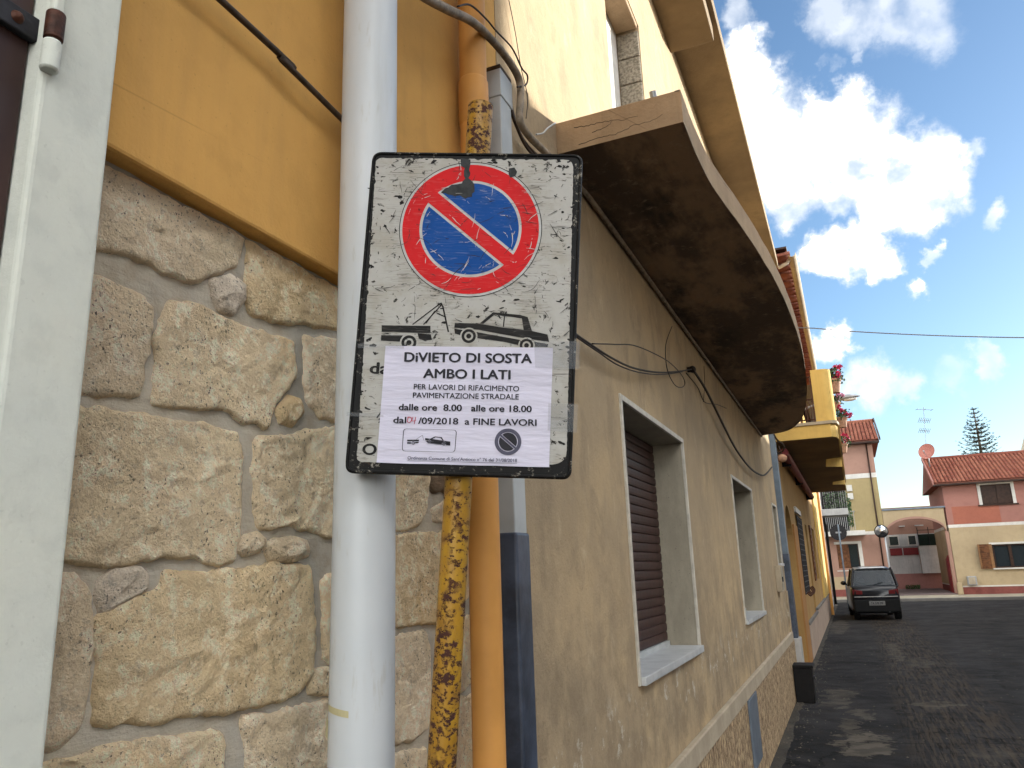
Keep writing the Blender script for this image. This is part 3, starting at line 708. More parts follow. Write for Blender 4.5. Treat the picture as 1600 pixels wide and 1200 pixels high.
for i in range(len(P3)-1):
    for k in range(K6):
        q = i*(K6+1)+k; g.f.append((q, q+1, q+K6+2, q+K6+1))
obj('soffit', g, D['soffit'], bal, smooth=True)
obj('drain_stub', G().tube([(-.50, 2.80, 3.47), (-.505, 2.77, 3.575)], .014, 14, cap=False).tube([(-.505, 2.77, 3.575), (-.50, 2.80, 3.47)], .0115, 14, cap=False), D['galv'], bal, smooth=True)
obj('cement_crumb', G().box(-.46,-.42,2.72,2.80,3.495,3.515).box(-.41,-.385,2.70,2.76,3.495,3.508), D['block'], bal, bevel=.004)
def crack(L, yy):
    g = G(); pts = []
    for i in range(len(L)-1):
        for k in range(6):
            t_ = k/6; x = L[i][0]*(1-t_)+L[i+1][0]*t_+random.uniform(-1.2, 1.2); y = L[i][1]*(1-t_)+L[i+1][1]*t_+random.uniform(-1, 1); p = Yp(x, y, yy); pts.append(Vector((p.x, yy, p.z)))
    g.tube(pts, [.0016, .0007], 5); obj('plaster_crack', g, D['wire'], bal)
crack([(898,200),(920,196),(945,190),(975,187),(1000,180)], 2.7); crack([(905,226),(935,215),(962,210),(990,196),(1015,190),(1040,176)], 2.7); crack([(925,208),(950,196),(958,188)], 2.7)
# eave
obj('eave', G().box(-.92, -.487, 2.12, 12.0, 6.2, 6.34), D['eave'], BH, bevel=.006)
obj('eave_beam', G().box(-.9, -.53, 5.1, 5.95, 6.05, 6.199), D['eave'], BH, bevel=.006)
obj('roof', G().prism([(-1.6,2.1,6.34),(-1.6,2.1,6.4),(-4.5,2.1,7.6),(-8,2.1,6.4),(-8,2.1,6.34)], (0,9.9,0)), D['tile'], BH)

# ------------------------------------------------------------------ pipes, ducts, cables on the wall
t = thing('drainpipe', 'fat orange painted drainpipe running down beside the white and navy duct', 'drainpipe', (-.835, 1.77, 0))
px0 = Wp(762, 900, -.80)
PR = .0402; PX, PY = -.848, 1.80
obj('pipe', G().tube([(PX, PY, 0), (PX, PY, 7)], PR, 28), D['orangepipe'], t, smooth=40)
obj('socket', G().lathe((PX, PY, 3.08), [(PR,-.12),(PR+.004,-.115),(PR+.004,.02),(PR,.03)], 28), D['orangepipe'], t, smooth=40)
for zz in (.8, 2.0, 3.6): obj('clip', G().tube([(PX, PY, zz), (PX, PY, zz+.02)], PR+.003, 24), D['orangepipe'], t, smooth=40)
t = thing('cable_duct', 'square wall duct, white above and flaking navy below, right of the orange drainpipe', 'duct', (-.86, 2.05, 0))
DX, DY0, DY1 = -.82, 1.937, 2.022
obj('upper_duct', G().box(-.93, DX, DY0, DY1, 1.80, 3.24), D['ductw'], t, bevel=.004)
obj('lower_sleeve', G().box(-.93, DX+.006, DY0-.006, DY1+.006, 0, 1.81), D['ductn'], t, bevel=.008, seg=3)
obj('collar', G().box(-.93, DX+.004, DY0-.004, DY1+.004, 1.655, 1.70), D['ductn'], t, bevel=.004)
obj('top_collar', G().box(-.93, DX+.004, DY0-.004, DY1+.004, 3.14, 3.235), D['ductw'], t, bevel=.003)
obj('top_edge', G().box(-.93, DX+.002, DY0-.002, DY1+.002, 3.236, 3.25), D['cable'], t)
t = thing('cable_duct', 'grey duct with navy foot at the far corner of the beige house', 'duct', (-.86, 12.2, 0))
obj('upper_duct', G().box(-.95, -.835, 12.0, 12.22, 1.86, 3.62), D['ductg'], t, bevel=.004)
obj('lower_sleeve', G().box(-.95, -.829, 11.99, 12.23, .25, 1.86), D['ductn'], t, bevel=.006)
obj('step_block', G().box(-.95, -.80, 11.87, 12.3, 0, .70), D['greyplaster'], t, bevel=.01)

def wire(name, pts, r, mat, label, n=6, sm=6, cat='cable', group=None):
    o = obj(name, G().tube([Vector(p) for p in pts], r, n, smooth=sm), mat, None, smooth=True); tag(o, label, cat, group); return o
wl = lambda L, d=-.86: [Wp(x, y, d) for x, y in L]
wire('wall_cable', [(-.872,-1.2,2.70)]+wl([(345,0),(440,93),(538,190)], -.872)+wl([(700,352),(850,482),(908,529)], -.872), .0065, D['cable'], 'dark brown cable slanting over the orange plaster to the white pole')
wire('conduit', [(-.872,.9,3.0),(-.872,1.25,3.12)]+wl([(640,-22),(668,-2),(702,16),(738,34),(768,62),(797,98),(812,128),(813,160),(812,188),(826,212),(850,236),(876,262)], -.80)+[Vector((-.872,2.9,3.30)),Vector((-.878,3.4,3.33)),Vector((-.88,6,3.335)),Vector((-.88,10.4,3.34))], .0125, D['cableg'], 'thick taupe conduit bending round the top of the orange drainpipe', 8)
wire('wall_cable', wl([(715,10),(735,8),(760,30),(775,48),(800,75)], -.80)+wl([(815,106),(824,118),(822,132),(808,136)], -.795), .003, D['wire'], 'thin black cable tied along the thick conduit above the white duct')
wire('wall_cable', wl([(794,-5),(805,50),(814,105),(824,150),(822,185)], -.885), .0016, D['wire'], 'hair-thin wire falling down the sunlit wall left of the balcony')
wire('wall_cable', wl([(838,210),(848,208),(856,200),(868,192)], -.87), .0035, D['wirew'], 'short white cable curling to the balcony corner')
for k, (dx, dy) in enumerate(((-6,4),(-10,-6))):
    wire('wall_cable', wl([(804+dx,160+dy),(812+dx,190+dy),(828+dx,225+dy),(850+dx,250+dy)], -.875), .006, D['cable'], ['brown cable behind the conduit, lower of the tangle', 'brown cable behind the conduit, upper of the tangle'][k])
wire('wall_cable', wl([(896,520),(930,543),(957,560),(990,575),(1030,582),(1062,580),(1080,577)]), .005, D['wire'], 'sagging dark wire from sign edge to knot on beige wall, lower of two')
wire('wall_cable', wl([(900,526),(935,550),(965,570),(1000,582),(1035,585),(1066,581)]), .0035, D['wire'], 'second wire lying tight under the sagging one beside the sign')
wire('wall_cable', wl([(925,537),(960,538),(995,541),(1040,562),(1062,582),(1070,597),(1066,605),(1055,602),(1044,582),(1040,558),(1041,535),(1050,510)], -.855), .0028, D['wire'], 'thin looped wire arching above the knot up to the balcony')
wire('wall_cable', wl([(1083,578),(1100,604),(1116,635),(1132,668),(1150,702),(1170,729),(1184,740),(1195,742),(1206,730)], -.85), .010, D['wire'], 'heavy dark cable drooping from the knot to the far grey duct')
wire('wall_cable', wl([(1072,583),(1090,605),(1101,628),(1120,632),(1135,638)], -.87), .003, D['wire'], 'thin wire branching below the knot towards the far window')
wire('wall_cable', wl([(1100,572),(1101,600),(1099,628)], -.87), .002, D['wire'], 'short vertical wire right of the knot')
kn = Wp(1082, 577, -.865)
tag(obj('cable_anchor', G().ball(kn, .035, 10, 8, (.7, 1.2, .7)).tube([kn, kn+Vector((-.04, 0, 0))], .02, 8), D['wire'], None, smooth=True), 'dark knot of cables anchored on the beige wall', 'anchor')
wire('wall_cable', [Vector((-.84,12.0,3.6)),Vector((-.80,12.15,3.52)),Vector((-.74,12.3,3.47)),Vector((-.76,12.5,3.42)),Vector((-.86,12.7,3.40))], .016, D['cable'], 'cable looping round the top of the far grey duct')
a = Yp(1250, 512, 13.5); b = Yp(1600, 518, 13.5)
b2 = a+(b-a)*1.75
wire('overhead_cable', [Vector((-.85,13.5,5.62)), a]+[a.lerp(b2, k/8)+Vector((0, 0, -.10*4*(k/8)*(1-k/8))) for k in range(1, 9)], .009, D['wireg'], 'overhead cable crossing the sky from the tiled eave', 6, 3)
t = thing('meter_box', 'flat grey-brown meter box on the beige wall below the narrow end window', 'meter box', (-.88, 10.5, 1.4))
obj('box', G().box(-.9, -.835, 10.40, 10.72, 1.38, 1.70), D['cap'], t, bevel=.006)
obj('door', G().box(-.8345, -.828, 10.42, 10.70, 1.40, 1.68), D['reveal'], t, bevel=.002)
obj('latch', G().box(-.8275, -.815, 10.43, 10.46, 1.50, 1.56), D['iron'], t)
t = thing('step_box', 'dark brown metal box standing on the ground at the beige house corner', 'box', (-.75, 11.1, 0))
obj('body', G().box(-.868, -.64, 11.0, 11.3, .0, .42), D['darkbin'], t, bevel=.008)
obj('lid', G().box(-.87, -.622, 10.98, 11.32, .421, .455), D['darkbin'], t, bevel=.006)
obj('handle', G().box(-.64, -.62, 11.1, 11.2, .28, .31), D['iron'], t)
obj('side_rail', G().tube([(-.885,10.985,.04),(-.885,10.985,.20)], .008, 6), D['iron'], t)

# ------------------------------------------------------------------ white pole
wc = ray(572, 600); wc = Vector((wc.x, wc.y, 0)).normalized()*1.475
PC = Vector((wc.x, wc.y, 0)); 
t = thing('white_pole', 'thick smooth white pole standing against the stone wall behind the sign', 'pole', (PC.x, PC.y, 0))
obj('pole', G().tube([(PC.x, PC.y, 0), (PC.x, PC.y, 7)], .0575, 40), D['wpole'], t, smooth=40)
tp = G(); ang0 = math.atan2(-PC.y, -PC.x)
def polept(a, z, r=.0583): return (PC.x+r*cos(ang0+a), PC.y+r*sin(ang0+a), z)
zt0 = Yp(540, 1110, PC.y-.05).z
for k in range(8):
    a0, a1 = -1.35+k*.12, -1.35+(k+1)*.12; s0 = -.001*k; tp.face(polept(a0, zt0+.008+s0), polept(a1, zt0+.008+s0-.001), polept(a1, zt0-.003+s0-.001), polept(a0, zt0-.003+s0))
obj('tape_scrap', tp, D['masking'], t)
tp = G().face(polept(-1.5, zt0-.012, .060), polept(-1.35, zt0-.02, .0584), polept(-1.42, zt0-.05, .0584), polept(-1.6, zt0-.045, .062)); obj('tape_scrap', tp, D['masking'], t)

# ------------------------------------------------------------------ the road sign
SX = Vector((.9206,.3626,-.0642)); SY = Vector((.0956,-.0145,1.0)); SX.normalize(); SY = (SY-SX*SY.dot(SX)).normalized(); SN = SX.cross(SY)
SC = Vector((-.5800, 1.1851, H+.4691))
RS = thing('road_sign', 'battered no-parking panel with tow truck pictogram on a leaning yellow post', 'road sign', (0,0,0))
del RS['org']
SM = Matrix((SX, SY, SN)).transposed().to_4x4(); SM.translation = SC; RS.matrix_world = SM
def S(x, y):
    r = ray(x, y); t_ = (SC-Vector((0,0,H))).dot(SN)/r.dot(SN); p = Vector((0,0,H))+r*t_-SC
    return Vector((p.dot(SX), p.dot(SY)))
Z1 = lambda a, b: S(520+.26667*a, 220+.26667*b)
Z2 = lambda a, b: S(520+.26667*a, 460+.26667*b)
def rrect(c4, r, n=7):
    out = []; m = len(c4)
    rr = r if isinstance(r, (list, tuple)) else [r]*m
    for i in range(m):
        p = Vector(c4[i]); a = (Vector(c4[i-1])-p).normalized(); b = (Vector(c4[(i+1) % m])-p).normalized()
        for k in range(n+1):
            t_ = k/n; q = (p+a*rr[i])*(1-t_)**2+p*2*t_*(1-t_)+(p+b*rr[i])*t_**2; out.append(q)
    return out
def flat(name, pts, z, mat, parent, th=0, **k):
    g = G()
    if th: g.prism([(p[0], p[1], z-th) for p in pts], (0, 0, th))
    else: g.face(*[(p[0], p[1], z) for p in pts])
    o = obj(name, g, mat, parent, local=True, nofix=not th, **k); return o
def ccw(pts):
    A = sum(pts[i][0]*pts[(i+1) % len(pts)][1]-pts[(i+1) % len(pts)][0]*pts[i][1] for i in range(len(pts)))
    return pts if A > 0 else pts[::-1]
outer = rrect([S(538,739), S(893,749), S(911,241), S(582,237)], .017)
panel = flat('panel', outer, 0, D['s_rim'], RS, .014, bevel=.003)
# raised rolled rim
inn = [Vector(p)*.985+Vector((0,0)) for p in outer]
g = G(); ring = [(p.x*.983, p.y*.988, .0005) for p in outer]; g.tube([Vector(q) for q in ring]+[Vector(ring[0])], .0028, 8, cap=False)
obj('rolled_rim', g, D['s_rim'], panel, smooth=True, local=True)
face = rrect([S(557,722), S(885,726), S(896,250), S(588,247)], [.012,.026,.018,.010])
# ragged enamel border
fp = []
for i in range(len(face)):
    a, b = face[i], face[(i+1) % len(face)]; L_ = (b-a).length; k_ = max(1, int(L_/.0016))
    for j in range(k_):
        p = a.lerp(b, j/k_); nn = noise.noise(Vector((p.x*130, p.y*130, 0)))*.0009+max(0, noise.noise(Vector((p.x*60, p.y*60, 4)))-.30)*.009
        cdir = Vector((-p.x, -p.y)); cdir = Vector((math.copysign(1, cdir.x) if abs(p.x) > .18 else 0, math.copysign(1, cdir.y) if abs(p.y) > .27 else 0))
        fp.append(p+cdir*nn)
flat('white_face', ccw(fp), .0009, D['s_white'], panel)
def circle_pts(c, r, n=96, a0=0, a1=2*pi): return [Vector((c[0]+r*cos(a0+(a1-a0)*k/n), c[1]+r*sin(a0+(a1-a0)*k/n))) for k in range(n if abs(a1-a0-2*pi) < 1e-6 else n+1)]
def annulus(name, c, r0, r1, z, mat, parent, n=96):
    g = G()
    for r in (r0, r1):
        for p in circle_pts(c, r, n): g.v.append((p.x, p.y, z))
    for k in range(n): g.f.append((k, (k+1) % n, n+(k+1) % n, n+k)[::-1])
    return obj(name, g, mat, parent, local=True, nofix=True)
cl, cr_, ct, cb = Z1(388,520), Z1(1228,512), Z1(800,128), Z1(815,917)
CC = Vector(((cl.x+cr_.x)/2, (ct.y+cb.y)/2)); CR = ((cr_.x-cl.x)/2+(ct.y-cb.y)/2)/2
annulus('black_outline', CC, CR*.990, CR, .0016, D['s_black'], panel)
annulus('white_outline', CC, CR*.955, CR*.989, .0013, D['s_light'], panel)
annulus('red_ring', CC, CR*.715, CR*.956, .0019, D['s_red'], panel)
flat('white_disc', circle_pts(CC, CR*.72), .0016, D['s_light'], panel)
def segment(r, off, side):
    # circular segment: part of disc beyond the slash; slash runs from upper left to lower right
    d = Vector((cos(radians(SLA)), sin(radians(SLA)))); nrm = Vector((-d.y, d.x))*side
    h = math.acos(off/r); base = math.atan2(nrm.y, nrm.x)
    return [CC+r*Vector((cos(base-h+2*h*k/60), sin(base-h+2*h*k/60))) for k in range(61)]
p1 = (Z1(620,318)+Z1(575,365))/2; p2 = (Z1(1045,668)+Z1(1000,715))/2
SLA = math.degrees(math.atan2((p2-p1).y, (p2-p1).x))
rb = CR*.675; 
for s_ in (1, -1):
    flat('blue_segment', ccw(segment(rb, CR*.135, s_)), .0021, D['s_blue'], panel)
dd_ = Vector((cos(radians(SLA)), sin(radians(SLA)))); nn_ = Vector((-dd_.y, dd_.x))
q = [CC+dd_*CR*.73*a+nn_*CR*.098*b for a, b in ((-1,-1),(1,-1),(1,1),(-1,1))]
flat('red_slash', ccw(q), .0023, D['s_red'], panel)
# grey-black smear at top of the circle
sm_ = [(755,110),(808,112),(800,160),(808,190),(800,225),(828,262),(830,300),(815,330),(775,345),(745,322),(700,325),(655,310),(635,305),(660,285),(700,262),(760,250),(772,225),(765,190),(772,165),(752,150)]
flat('paint_smear', ccw([Z1(a+random.uniform(-5,5), b+random.uniform(-4,4)) for a, b in sum([[p, ((p[0]+sm_[(i+1)%len(sm_)][0])/2, (p[1]+sm_[(i+1)%len(sm_)][1])/2)] for i, p in enumerate(sm_)], [])]), .0026, D['tar'], panel)
flat('paint_smear', ccw([Z1(a, b) for a, b in [(1032,165),(1065,160),(1080,185),(1070,210),(1040,220),(1030,200)]]), .0026, D['tar'], panel)
# random bigger flakes of missing enamel near the edges
fl = G()
for k in range(120):
    if k < 70:
        e_ = random.random(); side = random.random()
        if side < .4: base = Vector((-.185+e_*.01-(.0), random.uniform(-.27, .28)))
        elif side < .6: base = Vector((.178, random.uniform(-.27, .28)))
        else: base = Vector((random.uniform(-.17, .17), .283))
        base += Vector((random.gauss(0, .008), random.gauss(0, .006)))
    else: base = Vector((random.uniform(-.17, .17), random.uniform(-.03, .27)))
    if (base-CC).length < CR*1.0: continue
    r = random.uniform(.0012, .0042); asp = random.uniform(.35, 1); th = random.uniform(-.5, .5); n = 9
    pts = []
    for j in range(n):
        rr_ = r*random.uniform(.5, 1.3); x_, y_ = rr_*cos(2*pi*j/n)*1.5, rr_*asp*sin(2*pi*j/n)
        pts.append((base.x+x_*cos(th)-y_*sin(th), base.y+x_*sin(th)+y_*cos(th), .00125))
    fl.face(*pts)
obj('chipped_spots', fl, D['s_black'], panel, local=True, nofix=True, kind='stuff')
def scratches(name, n, mat, z, inside, seed):
    rn = random.Random(seed); g = G()
    for _ in range(n):
        while True:
            p = Vector((rn.uniform(-.18, .18), rn.uniform(-.06, .28)))
            if ((p-CC).length < CR*.92) == inside or inside is None: break
        a = rn.choice([rn.gauss(.6, .3), rn.gauss(-.5, .3), rn.gauss(1.4, .25), rn.gauss(0, .2)]); L_ = rn.uniform(.006, .05)*rn.uniform(.4, 1.3); w = rn.uniform(.00025, .0007); bend = rn.gauss(0, .5); pts = []
        for k in range(9):
            pts.append(p.copy()); a += bend/9+rn.gauss(0, .10); p = p+Vector((cos(a), sin(a)))*L_/8
        for k in range(8):
            if rn.random() < .15: continue
            d = (pts[k+1]-pts[k]).normalized(); nv = Vector((-d.y, d.x)); w0, w1 = w*(1-abs(k-4)/5)+.0001, w*(1-abs(k-3)/5)+.0001
            q = [pts[k]-nv*w0, pts[k+1]-nv*w1, pts[k+1]+nv*w1, pts[k]+nv*w0]
            if any(abs(v.x) > .188 or abs(v.y) > .287 for v in q): continue
            g.face(*[(v.x, v.y, z) for v in q])
    obj(name, g, mat, panel, local=True, nofix=True, kind='stuff')
scratches('dark_scratches', 95, D['black'], .0030, None, 4)
scratches('pale_scratches', 45, D['s_light'], .0032, True, 9)
# tow truck
def polyz(name, L, z=.0017, mat=None, zf=Z2, parent=None): return flat(name, ccw([zf(a, b) for a, b in L]), z, mat or D['s_black'], parent or panel)
def bars(name, segs, w, z=.0017, zf=Z2, mat=None, parent=None):
    g = G()
    for (a, b) in segs:
        p, q = zf(*a), zf(*b); d = (q-p).normalized(); n_ = Vector((-d.y, d.x))*w/2
        v = [p-n_, q-n_, q+n_, p+n_]; g.face(*[(k.x, k.y, z) for k in ccw(v)])
    return obj(name, g, mat or D['s_black'], parent or panel, local=True, nofix=True)
g = G()
def addpoly(g, L, z=.0017, zf=Z2): g.face(*[(p.x, p.y, z) for p in ccw([zf(a, b) for a, b in L])])
addpoly(g, [(287,182),(573,186),(573,228),(287,220)]); addpoly(g, [(285,240),(412,242),(400,262),(396,278),(283,272)]); addpoly(g, [(497,228),(575,235),(582,268),(540,272),(505,262)])
obj('tow_truck_symbol', g, D['s_black'], panel, local=True, nofix=True)
bars('crane_symbol', [((468,178),(634,52)),((532,178),(640,60)),((545,172),(600,98)),((636,50),(650,90)),((612,112),(665,136))], .0021)
bars('hook_symbol', [((645,70),(678,222))], .0028)
def wheel(c, r, zf=Z2, z=.0019, t0=.62, mat=None, par=None, white=True):
    C_ = zf(*c); R_ = (zf(c[0]+r, c[1])-C_).length
    if white: flat('wheel_gap', circle_pts(C_, R_*1.22, 40), z-.0001, D['s_white'] if par is None else D['paper'], par or panel)
    annulus('wheel_symbol', C_, R_*t0, R_, z+.0002, mat or D['s_black'], par or panel, 40)
    flat('hub_symbol', circle_pts(C_, R_*.35, 20), z+.0002, mat or D['s_black'], par or panel)
wheel((447,284), 44); wheel((797,246), 42); wheel((1135,300), 40)
g = G()
addpoly(g, [(716,168),(850,172),(1000,196),(1160,214),(1258,236),(1268,280),(1150,262),(1000,236),(850,208),(712,196)])
addpoly(g, [(712,202),(765,210),(845,222),(1000,250),(1100,268),(1180,278),(1262,292),(1258,310),(1175,308),(1095,300),(1000,278),(850,258),(745,240),(716,230)])
addpoly(g, [(860,172),(940,106),(1100,122),(1142,134),(1168,218),(1118,210),(1108,142),(1045,132),(1000,128),(950,118),(882,174)], .0018)
obj('car_symbol', g, D['s_black'], panel, local=True, nofix=True)
flat('window_gap', ccw([Z2(a, b) for a, b in [(893,176),(955,124),(1000,132),(1098,146),(1108,206),(1000,190)]]), .0020, D['s_white'], panel)
bars('door_pillar_symbol', [((1006,130),(1000,192))], .0022, z=.0022)
# lettering helper
def text_mesh(s, bold=0.0, space=1.0):
    c = bpy.data.curves.new('t', 'FONT'); c.body = s; c.size = 1; c.offset = 0; c.space_character = space; c.resolution_u = 4
    o = bpy.data.objects.new('t', c); COL.objects.link(o); dg = bpy.context.evaluated_depsgraph_get(); dg.update()
    me = bpy.data.meshes.new_from_object(o.evaluated_get(dg)); bpy.data.objects.remove(o)
    if bold > .007:
        b = bold*.9; V = [v.co.copy() for v in me.vertices]; P = [tuple(p.vertices) for p in me.polygons]; n = len(V); vv, ff = [], []
        for q, (dx, dy) in enumerate(((-b, 0), (b, 0), (0, b*.7), (0, -b*.7))):
            vv += [(v.x+dx, v.y+dy, q) for v in V]; ff += [tuple(i+q*n for i in p) for p in P]
        me2 = bpy.data.meshes.new('t'); me2.from_pydata(vv, [], ff); bpy.data.meshes.remove(me); me = me2
    return me
CAP = {}
def text(name, s, pl, pr, cap, z, mat, parent, zf=Z2, bold=.018, space=1.0):
    """baseline from pl to pr (zoom px), cap height in the same px"""
    me = text_mesh(s, bold, space)
    if bold not in CAP:
        h_ = text_mesh('H', bold); CAP[bold] = max(v.co.y for v in h_.vertices)-min(v.co.y for v in h_.vertices)
    x0 = min(v.co.x for v in me.vertices); x1 = max(v.co.x for v in me.vertices)
    P, Q = zf(*pl), zf(*pr); d = (Q-P); L_ = d.length; d.normalize(); n_ = Vector((-d.y, d.x))
    hh = (zf(pl[0], pl[1]-cap)-P).length; 
    for v in me.vertices:
        u = (v.co.x-x0)/(x1-x0)*L_; w = v.co.y/CAP[bold]*hh; p = P+d*u+n_*w; v.co = (p.x, p.y, z+v.co.z*.00004)
    me.materials.clear(); me.materials.append(mat); me.name = name
    o = bpy.data.objects.new(name, me); COL.objects.link(o); o.parent = parent; return o
text('lettering', 'dalle', (215,463), (440,470), 68, .0017, D['s_black'], panel, bold=.036)
text('lettering', 'Ore', (172,938), (352,943), 66, .0017, D['s_black'], panel, bold=.036)
# fixing post
def on_post(x, y, off): 
    r = ray(x, y); c = SC-SN*off; t_ = (c-Vector((0,0,H))).dot(SN)/r.dot(SN); return Vector((0,0,H))+r*t_
pt, pb = on_post(751, 166, .046), on_post(690, 1200, .046)
pd = (pt-pb).normalized(); foot = pb-pd*(pb.z/pd.z)
g = G().tube([foot, pt], .0245, 32, cap=False).tube([pt, pt-pd*.1], .0215, 32, cap=False).tube([pt-pd*.1, pt-pd*.101], .0225, 32)
for r_, c_ in ((0,0),): g.lathe(pt, [(.0245,0),(.0215,0)], 32, pd, SX)
inv = SM.inverted(); g.v = [tuple(inv @ Vector(v)) for v in g.v]
obj('post', g, D['ypost'], RS, smooth=40, local=True)
for yy in (.19, -.17):
    g = G(); c_ = Vector((0, 0, -.046)); off_x = (inv @ (foot+pd*((SC.z+yy)/pd.z))).x
    g.tube([(off_x, yy-.012, -.046), (off_x, yy+.012, -.046)], .0285, 24); g.box(off_x-.05, off_x+.05, yy-.012, yy+.012, -.020, -.0145)
    obj('bracket', g, D['galv'], RS, smooth=40, local=True)

# notice
PN = thing('paper_notice', 'white A4 paper notice taped over the lower half of the no-parking panel', 'notice'); del PN['org']; PN.matrix_world = SM
pz = .0044
pp = [S(589,723), S(858,730), S(864,544), S(603,541)]
g = G(); NX, NYp = 26, 18
for j in range(NYp+1):
    for i in range(NX+1):
        u, v = i/NX, j/NYp; p = (pp[0]*(1-u)+pp[1]*u)*(1-v)+(pp[3]*(1-u)+pp[2]*u)*v
        ed = 0
        if j == 0: ed = .0012*max(0, sin(u*7+1))
        g.v.append((p.x, p.y+(-.0006*abs(sin(u*9)) if j == 0 else 0), pz-.0012+ed+.0009*noise.noise(Vector((u*3, v*14, 1)))))
for j in range(NYp):
    for i in range(NX):
        q = j*(NX+1)+i; g.f.append((q, q+1, q+NX+2, q+NX+1))
sheet_o = obj('sheet', g, D['paper'], PN, smooth=True, local=True, nofix=True)
tz = pz+.0002
text('heading', 'DiVIETO DI SOSTA', (420,396), (1168,406), 56, tz, D['ink'], sheet_o, bold=.034)
text('heading', 'AMBO I LATI', (530,491), (1042,500), 55, tz, D['ink'], sheet_o, bold=.034)
text('text_line', 'PER LAVORI DI RIFACIMENTO', (476,558), (1092,571), 31, tz, D['ink'], sheet_o, bold=.014)
text('text_line', 'PAVIMENTAZIONE STRADALE', (471,608), (1090,618), 31, tz, D['ink'], sheet_o, bold=.014)
text('text_line', 'dalle ore  8.00   alle ore 18.00', (388,680), (1166,692), 38, tz, D['ink'], sheet_o, bold=.03)
text('text_line', 'dal', (356,755), (432,757), 38, tz, D['ink'], sheet_o, bold=.026)
text('text_line', '/09/2018  a FINE LAVORI', (502,760), (1194,772), 38, tz, D['ink'], sheet_o, bold=.026)
Z4 = lambda a, b: S(560+.17508*a, 540+.175*b)
hw = [[(470,640),(448,650),(440,675),(450,690),(468,686),(478,664),(470,642)], [(492,640),(480,672),(500,676),(514,672)], [(516,640),(508,672),(502,704)], [(440,645),(455,640),(480,648)]]
for s_ in hw:
    g = G(); pts = spline([Vector((*Z4(a, b), tz+.0003)) for a, b in s_], 6); g.tube(pts, .0005, 6); obj('handwriting', g, D['redpen'], sheet_o, local=True, smooth=True)
text('small_print', "Ordinanza Comune di Sant'Antioco n° 76 del 31/08/2018", (440,968), (1080,984), 19, tz, D['inkgrey'], sheet_o, bold=.012)
bars('underline', [((440,975),(1080,991))], .0006, tz, parent=sheet_o, mat=D['inkgrey'])
# boxed pictogram
co = rrect([Z2(407,920), Z2(718,927), Z2(728,796), Z2(416,788)], .006); ci_ = [CCc+(p-CCc)*s for p in co for CCc, s in ((Z2(567,857), .978),)]
g = G(); n = len(co); g.v = [(p.x, p.y, tz) for p in co]+[(p.x, p.y, tz) for p in ci_]
for k in range(n): g.f.append((k, (k+1) % n, n+(k+1) % n, n+k))
obj('frame_line', g, D['ink'], sheet_o, local=True, nofix=False)
g = G()
for L_ in ([(438,853),(507,853),(507,862),(438,862)], [(438,868),(462,868),(462,876),(438,876)], [(484,866),(505,866),(505,872),(484,874)],
           [(543,843),(690,864),(690,878),(543,856)], [(545,860),(690,882),(690,872),(690,888),(560,872)]): addpoly(g, L_, tz)
addpoly(g, [(572,848),(600,834),(640,838),(652,858),(646,858),(632,842),(604,839),(584,850)], tz)
obj('pictogram', g, D['ink'], sheet_o, local=True, nofix=True)
bars('pictogram_crane', [((490,852),(528,826)),((528,826),(534,856))], .0005, tz, parent=sheet_o, mat=D['ink'])
for c_ in ((474,872),(565,864),(653,877)): wheel(c_, 10, Z2, tz+.0001, .6, D['ink'], sheet_o)
C2 = Z2(1027,865); R2 = (Z2(1105,865)-C2).length
annulus('ring_print', C2, R2*.74, R2, tz, D['inkgrey'], sheet_o, 48)
for s_ in (1, -1):
    a_ = radians(SLA); nrm = Vector((-sin(a_), cos(a_)))*s_; base = math.atan2(nrm.y, nrm.x); hh = math.acos(.17)
    flat('disc_print', ccw([C2+R2*.68*Vector((cos(base-hh+2*hh*k/30), sin(base-hh+2*hh*k/30))) for k in range(31)]), tz, D['ink'], sheet_o)
q = [C2+dd_*R2*.74*a+nn_*R2*.07*b for a, b in ((-1,-1),(1,-1),(1,1),(-1,1))]; flat('slash_print', ccw(q), tz+.0001, D['inkgrey'], sheet_o)
for L_ in ([(1180,275),(1446,280),(1444,442),(1185,432)], [(1262,640),(1434,646),(1430,812),(1258,800)], [(150,292),(420,300),(420,322),(150,318)], [(86,690),(300,706),(300,722),(84,715)]):
    flat('tape_strip', ccw([Z2(a, b) for a, b in L_]), pz+.0009, D['tape'], PN)

# ------------------------------------------------------------------ yellow house beyond
YH = thing('yellow_house', 'yellow-orange house with rounded solid balcony parapet beyond the beige house', 'house', (-.9, 18, 0))
Y0, Y1 = 12.02, 29.2
holes = [(13.2, 14.7, .0, 2.72), (15.85, 17.4, 1.2, 2.66), (19.2, 20.0, .6, 2.6), (21.6, 23.9, 1.3, 2.65), (14.0, 15.2, 3.75, 5.9)]
g = holed(G(), -.9, Y0, Y1, 0, 6.45, holes, .25); g.box(-8, -1.5, Y0, Y1, 0, 6.45); g.face((-.9,Y0,0),(-1.5,Y0,0),(-1.5,Y0,6.45),(-.9,Y0,6.45)); g.face((-.9,Y1,0),(-1.5,Y1,0),(-1.5,Y1,6.45),(-.9,Y1,6.45))
obj('wall', g, D['yellowwall'], YH)
